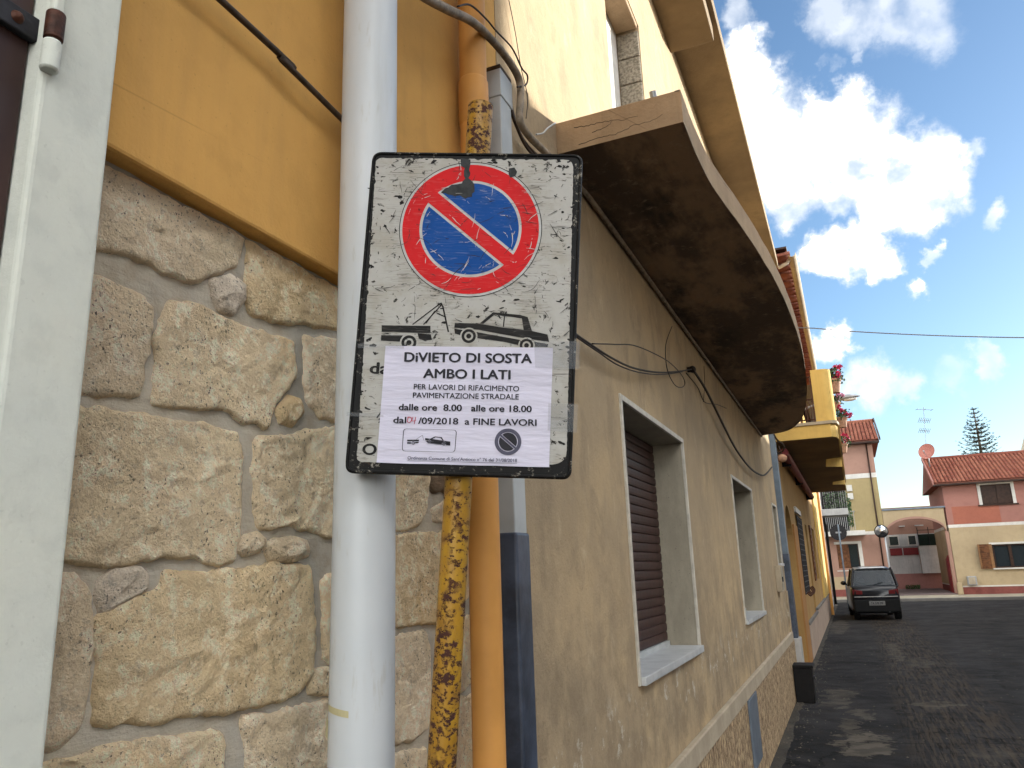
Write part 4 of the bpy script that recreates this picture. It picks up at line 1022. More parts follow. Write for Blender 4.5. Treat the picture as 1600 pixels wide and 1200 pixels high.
# arched doorway
dw = obj('doorway', G().box(-1.2, -1.12, 13.1, 14.8, 0, 2.8), D['dark'], YH, label='dark arched doorway')
sp = [(-.902, 13.2, 2.72), (-.902, 13.2, 2.1)]+[(-.902, 13.95-.75*cos(pi*k/16), 2.1+.58*sin(pi*k/16)) for k in range(17)]+[(-.902, 14.7, 2.72)]
gsp = G()
for k in range(16):
    a0, a1 = pi*k/16, pi*(k+1)/16; ya, yb = 13.95-.75*cos(a0), 13.95-.75*cos(a1)
    gsp.prism([(-1.1, ya, 2.1+.58*sin(a0)), (-1.1, yb, 2.1+.58*sin(a1)), (-1.1, yb, 2.73), (-1.1, ya, 2.73)], (.199, 0, 0))
obj('arch_head', gsp, D['yellowwall'], dw)
obj('pilaster', G().box(-.9, -.868, 14.72, 15.72, 0, 2.4), D['yelloworange'], YH, bevel=.006)
for (a, b, c, d) in holes[1:]:
    w = obj('window', G().box(-1.2, -1.1, a-.05, b+.05, c-.05, d+.05), D['glass'], YH)
    obj('frame', G().box(-1.098, -1.06, a, a+.06, c, d).box(-1.098, -1.06, b-.06, b, c, d).box(-1.098, -1.06, a+.06, b-.06, c, c+.06).box(-1.098, -1.06, a+.06, b-.06, d-.06, d), D['darkwood'], w)
gr = G()
for k in range(9): gr.tube([(-.87, 15.88+k*.187, 1.15), (-.87, 15.88+k*.187, 2.62)], .012, 5)
for k in range(15): gr.tube([(-.87, 15.85, 1.18+k*.1), (-.87, 17.42, 1.18+k*.1)], .011, 5)
grille = obj('window_grille', gr, D['iron'], YH, label='rusty dark window grille with curled foot')
gr = G()
for k in range(3): gr.tube(spline([Vector((-.87, 16.1+k*.5, 1.2)), Vector((-.80, 16.1+k*.5, 1.12)), Vector((-.76, 16.15+k*.5, 1.2)), Vector((-.80, 16.2+k*.5, 1.27))], 4), .014, 5)
obj('scroll', gr, D['rust'], grille)
obj('window_hood', G().box(-.9, -.86, 15.8, 17.45, 2.68, 2.78), D['band'], YH, bevel=.005)
obj('shutter', G().box(-.895, -.865, 20.9, 21.58, 1.3, 2.65), D['wood'], YH, bevel=.004)
for k in range(9): obj('louvre', G().box(-.864, -.855, 20.98, 21.5, 1.42+k*.13, 1.50+k*.13), D['wood'], YH)
# stone plinth panels
for k in range(14):
    a = 15.76+k*.955; hh = .66 if k < 4 else .72
    obj('plinth_slab', G().box(-.9, -.862, a, a+.945, 0, hh-.05), D['pinktile'], YH, bevel=.004)
    obj('plinth_top', G().box(-.9, -.845, a, a+.95, hh-.049, hh), D['kerb'], YH, bevel=.003)
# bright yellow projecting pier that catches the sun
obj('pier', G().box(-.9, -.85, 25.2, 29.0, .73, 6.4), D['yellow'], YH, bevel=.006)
obj('drainpipe', G().tube([(-.82, 29.3, 0), (-.82, 29.3, 6.3)], .05, 10), D['orangepipe'], YH, smooth=40)
# balcony
so = 3.58
bo = [(-.9,12.62),(-.05,12.62),(.02,12.72),(.05,12.95),(.06,15.2),(-.20,15.35),(-.24,16.6),(-.05,16.75),(.06,16.8),(.07,19.6),(-.18,19.8),(-.2,20.6),(.0,20.7),(.08,20.75),(.09,22.5),(-.9,22.5)]
bo2 = [(-.9,12.62),(-.05,12.62),(.02,12.68),(.05,12.9),(.085,22.5),(-.9,22.5)]
bal = obj('balcony', G().prism([(a, b, so) for a, b in bo], (0, 0, .20)), D['yellow'], YH)
sf = obj('balcony_soffit', G().prism([(a-(.012 if a > -.8 else 0), b+(.012 if b < 13 else 0), so-.006) for a, b in bo], (0, 0, .004)), D['ysoffit'], bal)  # thin sheet whose colour carries the shade under the slab
obj('balcony_deck', G().prism([(a+(.03 if a > -.8 else 0), b-(.03 if b < 13 else 0), so+.202) for a, b in bo2], (0, 0, .045)), D['cap'], bal)
# rounded parapet pier near end
def arcpts(cx, cy, r, a0, a1, n=8): return [(cx+r*cos(a0+(a1-a0)*k/n), cy+r*sin(a0+(a1-a0)*k/n)) for k in range(n+1)]
ppt = [(-.24, 12.70)]+arcpts(-.09, 12.84, .14, -pi/2, 0)+[(.055, 13.55), (-.07, 13.55), (-.07, 12.84), (-.24, 12.82)]
obj('parapet', G().prism([(a, b, so+.248) for a, b in ppt], (0, 0, .84)), D['yellow'], bal, smooth=35)
ra = G()
for k in range(7): ra.tube([(-.86+k*.1, 12.70, so+.25), (-.86+k*.1, 12.70, so+1.0)], .010, 5)
for zz in (.3, .62, .98): ra.tube([(-.9, 12.70, so+zz), (-.25, 12.70, so+zz)], .012, 5)
for k in range(64): ra.tube([(.035, 13.6+k*.14, so+.25), (.035, 13.6+k*.14, so+1.0)], .010, 5)
for zz in (.3, .98): ra.tube([(.035, 13.55, so+zz), (.035, 22.5, so+zz)], .014, 5)
for k in range(14): ra.tube(spline([Vector((-.85+k*.045, 12.69, so+.3)), Vector((-.83+k*.045, 12.67, so+.45)), Vector((-.87+k*.045, 12.69, so+.62))], 4), .007, 4)
obj('railing', ra, D['rust'], bal)
# rolled awning under the balcony
aw = thing('rolled_awning', 'dark red rolled awning fixed under the yellow balcony', 'awning', (-.8, 17, 3.4))
obj('roll', G().tube([(-.78,12.9,3.44),(-.78,22.2,3.44)], .065, 14), D['redpanel'], aw, smooth=40)
for yy in (14, 17.5, 21.8): obj('bracket', G().box(-.9, -.75, yy, yy+.04, 3.34, 3.57), D['iron'], aw)
t = thing('wall_ornament', 'round terracotta ball hanging beside the far grey duct', 'ornament', (-.80, 12.5, 3.2))
cB = Yp(1222, 716, 12.45); obj('ball', G().ball(cB, .075, 14, 10, (1,1,.85)), D['terracotta'], t, smooth=True); obj('cord', G().tube([cB+Vector((0,0,.06)), cB+Vector((-.03,.02,.2))], .008, 5).tube([cB+Vector((-.02,0,.05)), cB+Vector((-.09,.0,.13))], .008, 5), D['cable'], t)
# eave tiles
g = G(); n = 8
for k in range(n+1):
    w = pi*k/n
    for (xx, r) in ((0, .135), (.36, .155)): g.v.append((xx, r*cos(w), (.62*r*sin(w))))
for k in range(n): g.f.append((2*k, 2*k+1, 2*k+3, 2*k+2))
tl = obj('roof_tile', g, D['tile'], YH, local=True, smooth=True); so1 = tl.modifiers.new('s', 'SOLIDIFY'); so1.thickness = .014
ez = 6.40; k = 0; y = 12.2
tl.location = Vector((-.66, y, ez))-org(YH)
while y < 21.4:
    y += .43; share(tl, 'roof_tile', Vector((-.66, y, ez))-org(YH), YH)
obj('eave_board', G().box(-1.5, -.335, 12.02, 29.2, 6.50, 6.53), D['darkwood'], YH)
obj('roof', G().prism([(-.66,12.02,6.6),(-4.5,12.02,7.9),(-8,12.02,6.5),(-.7,12.02,6.5)], (0, 17.2, 0)), D['tile'], YH)
gp = G()
for kk in range(0, 8): pass
gut = []
for k in range(9):
    w = pi+pi*k/8; gut.append((-.27+.06*cos(w), 12.1, 6.43+.06*sin(w)))
gp.prism(gut+[(gut[-1][0]-.006, 12.1, gut[-1][2])]+[(a+.0+(.006 if i < 4 else -.006 if i > 4 else 0), b, c+.006) for i, (a, b, c) in list(enumerate(gut))[::-1]], (0, 17, 0))
obj('gutter', gp, D['cap'], YH)
obj('gutter_end', G().tube([(-.50,12.35,6.32),(-.36,12.3,6.36),(-.30,12.25,6.42)], .03, 8), D['band'], YH, smooth=True)

# flower pots hanging on the balcony rail
def flower_pot(loc, s, fm, label, seed):
    random.seed(seed); t = thing('flower_pot', label, 'flower pot', loc, 'potted flowers on the yellow balcony'); x, y, z = loc
    obj('pot', G().lathe(loc, [(.0,0),(.085*s,0),(.115*s,.17*s),(.125*s,.17*s),(.125*s,.20*s),(.105*s,.20*s),(.10*s,.16*s),(0,.16*s)], 16), D['terracotta'], t, smooth=40)
    g = G()
    for k in range(260):
        a = random.uniform(0, 2*pi); r = random.uniform(0, .2)*s; zz = z+.2*s+random.uniform(-.06, .16)*s; c = Vector((x+r*cos(a), y+r*sin(a), zz)); q = .022*s
        u = Vector((random.gauss(0,1), random.gauss(0,1), random.gauss(0,1))).normalized(); v = u.orthogonal().normalized()
        g.face(c+u*q, c+v*q, c-u*q, c-v*q)
    obj('leaves', g, D['leaf'], t, nofix=True)
    for k in range(11):
        a = random.uniform(0, 2*pi); r = random.uniform(.02, .17)*s; c = Vector((x+.05+r*cos(a), y+r*sin(a), z+(.28+random.uniform(-.08, .14))*s)); g = G()
        for j in range(16):
            u = Vector((random.gauss(0,1), random.gauss(0,1), random.gauss(0,1))).normalized(); v = u.orthogonal().normalized(); e = c+u*.035*s; w = v.cross(u)
            g.face(e+v*.022*s, e+w*.022*s+u*.01, e-v*.022*s, e-w*.022*s+u*.01)
        obj('flower_head', g, fm, t, nofix=True)
pa = Yp(1303, 614, 14.2)
flower_pot((pa.x, 14.2, pa.z), 1.15, D['flower'], 'terracotta pot of crimson geraniums, highest on the yellow balcony rail', 3)
pa = Yp(1306, 642, 15.6); flower_pot((pa.x, 15.6, pa.z), .8, D['flowerp'], 'pot of pale pink flowers below the street lamp head', 4)
pa = Yp(1316, 668, 15.2); flower_pot((pa.x, 15.2, pa.z), .9, D['flower'], 'pot of red-pink flowers against the tiled roof of the far house', 5)
pa = Yp(1317, 708, 18.5); flower_pot((pa.x, 18.5, pa.z), 1.0, D['flower'], 'pot of red flowers low beside the balcony slab edge', 6)
random.seed(11)

# street lamp on wall bracket
t = thing('street_lamp', 'pale wall-mounted street lamp reaching out beside the flower pots', 'street lamp', (-.9, 19, 5.0))
l0 = Yp(1306, 624, 19.5); l1 = Yp(1344, 622, 19.5)
obj('arm', G().tube([(-.9, 19.5, l0.z-.35), (-.5, 19.5, l0.z-.12), (l0.x, 19.5, l0.z)], .028, 8, smooth=4), D['galv'], t, smooth=True)
dx = l1.x-l0.x; g = G(); st = [(0,.05,.05),(.15,.09,.085),(.45,.12,.085),(.8,.09,.05),(1,.02,.012)]
for (f, wy, hz) in st:
    for j in range(12):
        a = 2*pi*j/12; g.v.append((l0.x+dx*f, 19.5+wy*cos(a), l0.z+hz*sin(a)*(1.0 if sin(a) > 0 else .55)+.02*f))
for k in range(len(st)-1):
    for j in range(12): g.f.append((k*12+j, k*12+(j+1) % 12, (k+1)*12+(j+1) % 12, (k+1)*12+j))
g.f.append(tuple(range(12))); g.f.append(tuple(48+j for j in range(12)))
obj('lamp_head', g, D['lampgrey'], t, smooth=40)
obj('lamp_lens', G().ball((l0.x+dx*.55, 19.5, l0.z-.035), .085, 12, 6, (2.0,.9,.5)), D['band'], t, smooth=True)

# grey house at the end of the row
GH = thing('grey_house', 'narrow grey-white house at the end of the left row with black downpipe', 'house', (-.9, 31.5, 0))
obj('wall', holed(G(), -.9, 29.4, 35.2, 0, 6.6, [(31, 31.9, .1, 2.3), (33, 33.8, 1.2, 2.4)], .2).box(-8, -1.4, 29.4, 35.2, 0, 6.6).face((-.9,29.4,0),(-1.4,29.4,0),(-1.4,29.4,6.6),(-.9,29.4,6.6)).face((-.9,35.2,0),(-1.4,35.2,0),(-1.4,35.2,6.6),(-.9,35.2,6.6)), D['greyplaster'], GH)
obj('door', G().box(-1.1, -1.05, 31, 31.9, .1, 2.3), D['darkwood'], GH); obj('window', G().box(-1.1, -1.05, 33, 33.8, 1.2, 2.4), D['glass'], GH)
obj('downpipe', G().tube([(-.82,34.9,.1),(-.82,34.9,3.2),(-.95,34.6,3.7)], .055, 8), D['black'], GH, smooth=True)
ug = obj('upper_balcony', G().box(-.9, .10, 34.3, 35.9, 3.60, 3.86), D['white'], GH, bevel=.01)
r_ = G()
for k in range(12): r_.tube([(-.86+k*.085, 34.34, 3.86), (-.86+k*.085, 34.34, 4.62)], .012, 5)
for k in range(14): r_.tube([(.07, 34.34+k*.11, 3.86), (.07, 34.34+k*.11, 4.62)], .012, 5)
r_.tube([(-.88,34.34,4.64),(.07,34.34,4.64),(.07,35.85,4.64)], .02, 6)
obj('railing', r_, D['iron'], ug)
def foliage(name, n, box_, size, mat, parent=None, seed=1, label=None, cat=None):
    rn = random.Random(seed); g = G()
    for k in range(n):
        c = Vector([rn.uniform(box_[2*i], box_[2*i+1]) for i in range(3)]); q = size*rn.uniform(.6, 1.3)
        u = Vector((rn.gauss(0,1), rn.gauss(0,1), rn.gauss(0,1))).normalized(); v = u.orthogonal().normalized(); g.face(c+u*q, c+v*q*.6, c-u*q, c-v*q*.6)
    o = obj(name, g, mat, parent, nofix=True)
    if label: tag(o, label, cat)
    return o
foliage('balcony_plant', 420, (-.75,.15,34.5,35.2,3.9,4.55), .045, D['leaf'], None, 2, 'dark leafy plants massed behind the upper balcony railing', 'plant')
foliage('balcony_plant', 300, (.05,.25,34.6,35.6,3.15,4.3), .05, D['leaf'], None, 5, 'dark creeper trailing down the right end of the upper balcony', 'plant')

# ------------------------------------------------------------------ far tiled roofs
def roof(parent, x0, x1, y0, z0, y1, z1, nx, ny, maxt=300):
    # barrel tiles running down a slope that faces -y
    L = sqrt((y1-y0)**2+(z1-z0)**2); ang = math.atan2(z1-z0, y1-y0); tw = (x1-x0)/nx; tlh = L/ny
    obj('roof_deck', G().prism([(x0, y0, z0-.05), (x0, y1, z1-.05), (x0, y1+(y1-y0), z0-.05)], (x1-x0, 0, 0)), D['tile'], parent)
    g = G(); n = 8
    for k in range(n+1):
        w = pi*k/n
        for (t_, r, h_) in ((0, tw*.42, .03), (tlh*1.08, tw*.36, .0)): g.v.append((r*cos(w), t_*cos(ang), t_*sin(ang)+r*sin(w)*.9+h_))
    for k in range(n): g.f.append((2*k, 2*k+1, 2*k+3, 2*k+2))
    g.f.append(tuple(2*k for k in range(n+1)))
    o = None; cnt = 0
    for i in range(nx):
        for j in range(ny):
            p = Vector((x0+tw*(i+.5), y0+tlh*j*cos(ang), z0+tlh*j*sin(ang)))-org(parent); cnt += 1
            if cnt > maxt: break
            if o is None: o = obj('roof_tile', g, D['tile'], parent, local=True, smooth=True); o.location = p
            else: share(o, 'roof_tile', p, parent)
    rg = G().tube([(x0-.05, y1, z1+.03), (x1+.05, y1, z1+.03)], .11, 10); obj('ridge', rg, D['tile'], parent, smooth=True)

# left far house (facing the street)
FL = thing('corner_house', 'tall sandy and pink house with white bands and tiled roof behind the car', 'house', (-1, 42, 0))
X0, X1 = -4.2, 1.62
def bandbox(p, name, x0, x1, y, z0, z1, mat, th=.0): return obj(name, G().box(x0, x1, y-th, y+.5, z0, z1), mat, p)
lay = [(.1,.45,'maroon',.03),(.45,1.05,'cream',0),(1.05,3.0,'salmon',0),(3.0,3.16,'band',.02),(3.16,5.75,'sandy',0),(5.75,5.98,'band',.02),(5.98,7.45,'salmon',0)]
wn = (-.62, .36, 1.45, 2.6)
for (a, b, mt, th) in lay:
    g = G(); hs = [(wn[0], wn[1], max(a, wn[2]), min(b, wn[3]))] if a < wn[3] and b > wn[2] else []
    holed(g, 42-th, X0, X1, a, b, hs, .2, 'y')
    if th: g.box(X0, X1, 42-th+.0005, 42.3, a, b)
    g.face((X1,42-th,a),(X1,50,a),(X1,50,b),(X1,42-th,b))
    obj('wall_band', g, D[mt], FL)
obj('window_surround', G().box(wn[0]-.1,wn[1]+.16,41.97,41.999,wn[3],wn[3]+.12).box(wn[1],wn[1]+.16,41.97,41.999,wn[2]-.1,wn[3]).box(wn[0]-.1,wn[1]+.16,41.96,41.999,wn[2]-.14,wn[2]-.1), D['band'], FL)
w = obj('window', G().box(wn[0], wn[1], 42.12, 42.18, wn[2], wn[3]), D['glass'], FL, label='half-shuttered window with a warm reflection')
obj('shutter_leaf', G().box(wn[0], -.08, 42.04, 42.1, wn[2], wn[3]), D['wood'], w)
obj('frame', G().box(-.08,.36,42.05,42.1,wn[2],wn[2]+.05).box(-.08,.36,42.05,42.1,wn[3]-.05,wn[3]).box(.30,.36,42.05,42.1,wn[2]+.05,wn[3]-.05), D['darkwood'], w)
roof(FL, -1.6, 1.95, 41.55, 7.55, 45, 9.02, 20, 9)
obj('eave', G().box(-4.4, 1.95, 41.5, 42, 7.42, 7.50), D['darkwood'], FL); obj('verge', G().prism([(1.96,41.5,7.5),(1.96,45,9.05),(1.96,45,9.2),(1.96,41.5,7.66)], (.06,0,0)), D['darkwood'], FL)
obj('upper_wall', G().box(X0, X1-.02, 42.3, 49, 5.0, 7.45), D['salmon'], FL)
obj('downpipe', G().tube([(1.36,41.93,.3),(1.36,41.93,7.5)], .035, 8), D['darkwood'], FL, smooth=True)
lb = obj('lower_balcony', G().box(-1.2, .75, 41.1, 42, 2.98, 3.2), D['band'], FL, bevel=.01)
r_ = G()
for k in range(18): r_.tube([(-1.1+k*.085, 41.15, 3.2), (-1.1+k*.085, 41.15, 4.1)], .013, 5)
r_.tube([(-1.15,41.15,4.12),(.4,41.15,4.12),(.4,42,4.12)], .02, 6)
obj('railing', r_, D['lampgrey'], lb)
obj('balcony_door', G().box(-1.1, .1, 41.95, 41.99, 3.2, 5.3), D['dark'], FL)
for q in range(2): obj('meter', G().box(.2, .45, 41.9, 41.98, 4.75+q*.4, 5.05+q*.4), D['band'], FL)

# arch wall between
AW = thing('arched_gateway', 'pale wall with wide low arch opening between the far houses', 'gateway', (3, 42, 0))
g = G(); n = 24; xa0, xa1 = 1.64, 4.28
def az(x):
    u = (x-(xa0+xa1)/2)/((xa1-xa0)/2); return 2.95+.72*sqrt(max(0, 1-u*u))
for k in range(n):
    a, b = xa0+(xa1-xa0)*k/n, xa0+(xa1-xa0)*(k+1)/n
    g.prism([(a,42.02,az(a)),(b,42.02,az(b)),(b,42.02,4.1),(a,42.02,4.1)], (0,.3,0))
obj('wall', g, D['cream'], AW)
g = G()
for k in range(n):
    a, b = xa0+(xa1-xa0)*k/n, xa0+(xa1-xa0)*(k+1)/n
    g.prism([(a,41.99,az(a)-.02),(b,41.99,az(b)-.02),(b,41.99,az(b)+.09),(a,41.99,az(a)+.09)], (0,.34,0))
obj('arch_trim', g, D['salmon'], AW)
obj('coping', G().box(1.64,4.36,41.96,42.4,4.10,4.17), D['ductg'], AW, bevel=.01)
obj('pier', G().box(4.2,4.34,41.99,42.35,.17,3.0), D['salmon'], AW)
# courtyard building
CB = thing('courtyard_house', 'white courtyard house with two small dark windows seen through the arch', 'house', (3.5, 50, 0))
for (a, b, mt) in ((.1,1.0,'rosepl'),(1.0,3.18,'white'),(3.18,4.7,'salmon')):
    obj('wall_band', G().box(-1, 8, 50, 54, a, b), D[mt], CB)
for (a, b) in ((2.12,2.55),(3.1,3.45)):
    w = obj('window', G().box(a-.05, b+.05, 49.95, 49.999, 2.55, 3.12), D['band'], CB); obj('pane', G().box(a, b, 49.93, 49.949, 2.6, 3.07), D['glass'], w)
for (a, b) in ((2.06,2.68),(2.74,3.5)): obj('red_panel', G().box(a, b, 49.9, 49.999, 2.02, 2.42), D['redpanel'], CB)
obj('terrace_screen', G().box(3.56, 5.1, 49.4, 49.45, 2.5, 3.12), D['net'], CB)
obj('terrace_wall', G().box(3.52, 5.2, 49.45, 49.999, 1.0, 2.5), D['white'], CB)
r_ = G()
for xx in (3.56, 4.1, 4.95): r_.tube([(xx,49.4,2.5),(xx,49.4,3.5)], .02, 5)
r_.tube([(3.56,49.4,3.35),(5.1,49.4,3.33)], .018, 5).tube([(2.02,49.85,2.48),(3.56,49.85,2.46)], .015, 5)
obj('screen_frame', r_, D['iron'], CB)
for k in range(2): obj('strip_light', G().box(2.7+k*.8, 3.0+k*.95, 49.8, 49.95, 3.6, 3.66), D['wirew'], CB)
foliage('weeds', 160, (2.6,3.3,49.6,49.95,.17,.38), .05, D['leaf'], None, 9, 'low green weeds at the foot of the courtyard wall', 'weeds')
obj('maroon_gate', G().prism([(4.17,42.4,.18),(4.17,43.6,.18),(4.17,43.6,1.7),(4.17,42.4,1.9)], (.06,0,0)), D['redpanel'], None); tag(bpy.data.objects['maroon_gate'], 'dark maroon gate leaf folded back against the pink house', 'gate')

# right pink and cream house
PH = thing('pink_house', 'pink and cream two-storey house with terracotta roof at the right edge', 'house', (7, 42, 0))
X0, X1 = 4.36, 21
up_w = (5.92, 7.15, 4.12, 5.03); lo_w = (5.98, 7.35, 1.25, 2.30)
for (a, b, mt, th) in ((.1,.44,'maroon',.04),(.44,.50,'band',.05),(.50,3.14,'cream',0),(3.14,3.28,'band',.02),(3.28,5.18,'pink',0)):
    g = G(); hs = [h for h in (up_w, lo_w) if h[2] >= a and h[3] <= b]
    holed(g, 42-th, X0, X1, a, b, hs, .2, 'y'); g.face((X0,42-th,a),(X0,49,a),(X0,49,b),(X0,42-th,b)); g.face((X0,42-th,b),(X1,42-th,b),(X1,42.1,b),(X0,42.1,b))
    obj('wall_band', g, D[mt], PH)
obj('repaired_patch', G().box(4.62, 6.55, 41.994, 41.999, 3.3, 4.10), D['redpatch'], PH)
w = obj('window', G().box(up_w[0], up_w[1], 42.06, 42.12, up_w[2], up_w[3]), D['darkwood'], PH, label='closed dark brown upper shutters')
obj('surround', G().box(up_w[0]-.13,up_w[0],41.96,42.0,up_w[2],up_w[3]+.1).box(up_w[1],up_w[1]+.13,41.96,42.0,up_w[2],up_w[3]+.1).box(up_w[0],up_w[1],41.96,42.0,up_w[3],up_w[3]+.1), D['band'], w)
obj('sill', G().box(up_w[0]-.2,up_w[1]+.2,41.93,42.0,up_w[2]-.06,up_w[2]-.001), D['darkwood'], w)
obj('shutter_leaf', G().box(up_w[0]+.02,6.52,42.03,42.058,up_w[2]+.02,up_w[3]-.02), D['darkwood'], w, bevel=.01); obj('shutter_leaf', G().box(6.55,up_w[1]-.02,42.03,42.058,up_w[2]+.02,up_w[3]-.02), D['darkwood'], w, bevel=.01)
w = obj('window', G().box(lo_w[0], lo_w[1], 42.1, 42.15, lo_w[2], lo_w[3]), D['glass'], PH, label='ground-floor window with open brown wooden shutters')
fx = G().box(lo_w[0],lo_w[0]+.07,42.03,42.099,lo_w[2],lo_w[3]).box(lo_w[1]-.07,lo_w[1],42.03,42.099,lo_w[2],lo_w[3]).box(6.62,6.74,42.03,42.099,lo_w[2],lo_w[3])
for zz in (lo_w[2], lo_w[3]-.06): fx.box(lo_w[0]+.07,6.62,42.03,42.099,zz,zz+.06).box(6.74,lo_w[1]-.07,42.03,42.099,zz,zz+.06)
obj('frame', fx, D['darkwood'], w); obj('sill', G().box(lo_w[0]-.1,lo_w[1]+.1,41.88,42.0,lo_w[2]-.06,lo_w[2]-.001), D['band'], w); obj('lintel', G().box(lo_w[0]-.1,lo_w[1]+.05,41.96,42.0,lo_w[3],lo_w[3]+.09), D['band'], w)
for (xa, xb, ya, yb) in ((5.38,5.97,41.80,41.97),(7.38,7.97,41.97,41.80)):
    s_ = obj('shutter', G().prism([(xa,ya,1.23),(xb,yb,1.23),(xb,yb+.045,1.23),(xa,ya+.045,1.23)], (0,0,1.1)), D['wood'], PH, label='open brown wooden shutter')
    obj('stile', G().prism([(xa,ya-.02,1.23),(xa+.07,ya-.02+(yb-ya)*.12,1.23),(xa+.07,ya-.001+(yb-ya)*.12,1.23),(xa,ya-.001,1.23)], (0,0,1.1)).prism([(xb-.12,yb-.02-(yb-ya)*.2,1.23),(xb,yb-.02,1.23),(xb,yb-.001,1.23),(xb-.12,yb-.001-(yb-ya)*.2,1.23)], (0,0,1.1)), D['woodlight'], s_)
    for k in range(12): f=.12; obj('louvre', G().prism([(xa+.07,ya+.008,1.30+k*.083),(xb-.12,yb-.006,1.30+k*.083),(xb-.12,yb-.03,1.285+k*.083),(xa+.07,ya-.016,1.285+k*.083)], (0,0,.03)), D['wood'], s_)
roof(PH, 4.02, 10.0, 41.55, 5.22, 45, 6.72, 36, 8, 300)
obj('eave', G().box(4.02, 21, 41.5, 42, 5.10, 5.17), D['darkwood'], PH); obj('verge', G().prism([(3.94,41.5,5.15),(3.94,45,6.7),(3.94,45,6.85),(3.94,41.5,5.32)], (.07,0,0)), D['pink'], PH)
obj('gable', G().prism([(4.36,42,5.18),(4.36,48,5.18),(4.36,45,6.6)], (.2,0,0)), D['pink'], PH)
t = thing('air_conditioner', 'pale air conditioner boxed low on the cream wall of the pink house', 'air conditioner', (4.75, 41.8, .5))
obj('casing', G().box(4.75, 5.12, 41.7, 41.998, .52, .92), D['lampgrey'], t, bevel=.02); obj('grille', G().box(4.8, 5.05, 41.68, 41.699, .57, .87), D['cap'], t)
t = thing('bollard_stub', 'short pale stone post at the corner of the pink house', 'stone post', (4.42, 41.8, .1)); obj('stub', G().box(4.30,4.52,41.75,41.98,.116,.66), D['cream'], t, bevel=.03)
# dish and antenna
t = thing('satellite_dish', 'salmon-coloured satellite dish above the left end of the pink house roof', 'satellite dish', (4.1, 43, 6.3))
dc = Yp(1449, 706, 43); ax = Vector((-.45,-.85,.25)).normalized()
obj('dish', G().lathe(dc, [(0,0),(.15,.012),(.28,.045),(.39,.09),(.395,.10),(.28,.055),(.15,.022),(0,.01)], 28, ax), D['dish'], t, smooth=40)
obj('mast', G().tube([dc-Vector((0,0,.75)), dc-Vector((0,0,.0))-ax*.03], .03, 8).tube([dc-Vector((0,0,.35)), dc+ax*.42-Vector((0,0,.12))], .012, 6), D['galv'], t, smooth=True)
obj('receiver', G().ball(dc+ax*.42-Vector((0,0,.1)), .045, 8, 6), D['lampgrey'], t)
t = thing('roof_antenna', 'thin television antenna mast with three aerials above the satellite dish', 'antenna', (4.2, 43.5, 6))
am0, am1 = Yp(1448, 712, 43.5), Yp(1443, 636, 43.5); obj('mast', G().tube([am0, am1], .014, 6), D['galv'], t)
for (py, wd) in ((640, .40), (657, .30), (673, .28)):
    c = Yp(1444.5, py, 43.5); g = G().tube([c-Vector((wd*.9,.3,0)), c+Vector((wd*.9,.3,0))], .012, 5)
    for k in range(7 if py > 650 else 3):
        p = c+Vector((wd*.9,.3,0))*((k-3)/3 if py > 650 else (k-1)); g.tube([p-Vector((.05,-.15,.10 if py > 650 else .0)), p+Vector((.05,-.15,.10 if py > 650 else .0))], .012, 4)
    obj('aerial', g, D['galv'], t)

# far right tan house
t = thing('tan_house', 'tan gabled house corner peeping in at the right edge behind the roofs', 'house', (13.5, 60, 0))
e0, e1, e2 = Yp(1591, 690, 60)+Vector((1.45,0,0)), Yp(1600, 640, 60), Yp(1590, 662, 60)
obj('wall', G().box(e0.x+.35, e0.x+8, 60, 68, 0, e0.z+.2), D['sandy'], t)
obj('gable', G().prism([(e0.x+.35,60,e0.z+.2),(e0.x+8,60,e0.z+.2),(e0.x+8,60,e0.z+3.9),(e0.x+1.6,60,e0.z+3.9)], (0,8,0)), D['sandy'], t)
obj('roof', G().prism([(e0.x-.02,59.7,e0.z-.1),(e0.x+1.5,59.7,e0.z+4.1),(e0.x+1.75,59.7,e0.z+4.1),(e0.x+.3,59.7,e0.z-.1)], (0,8.6,0)), D['cap'], t)

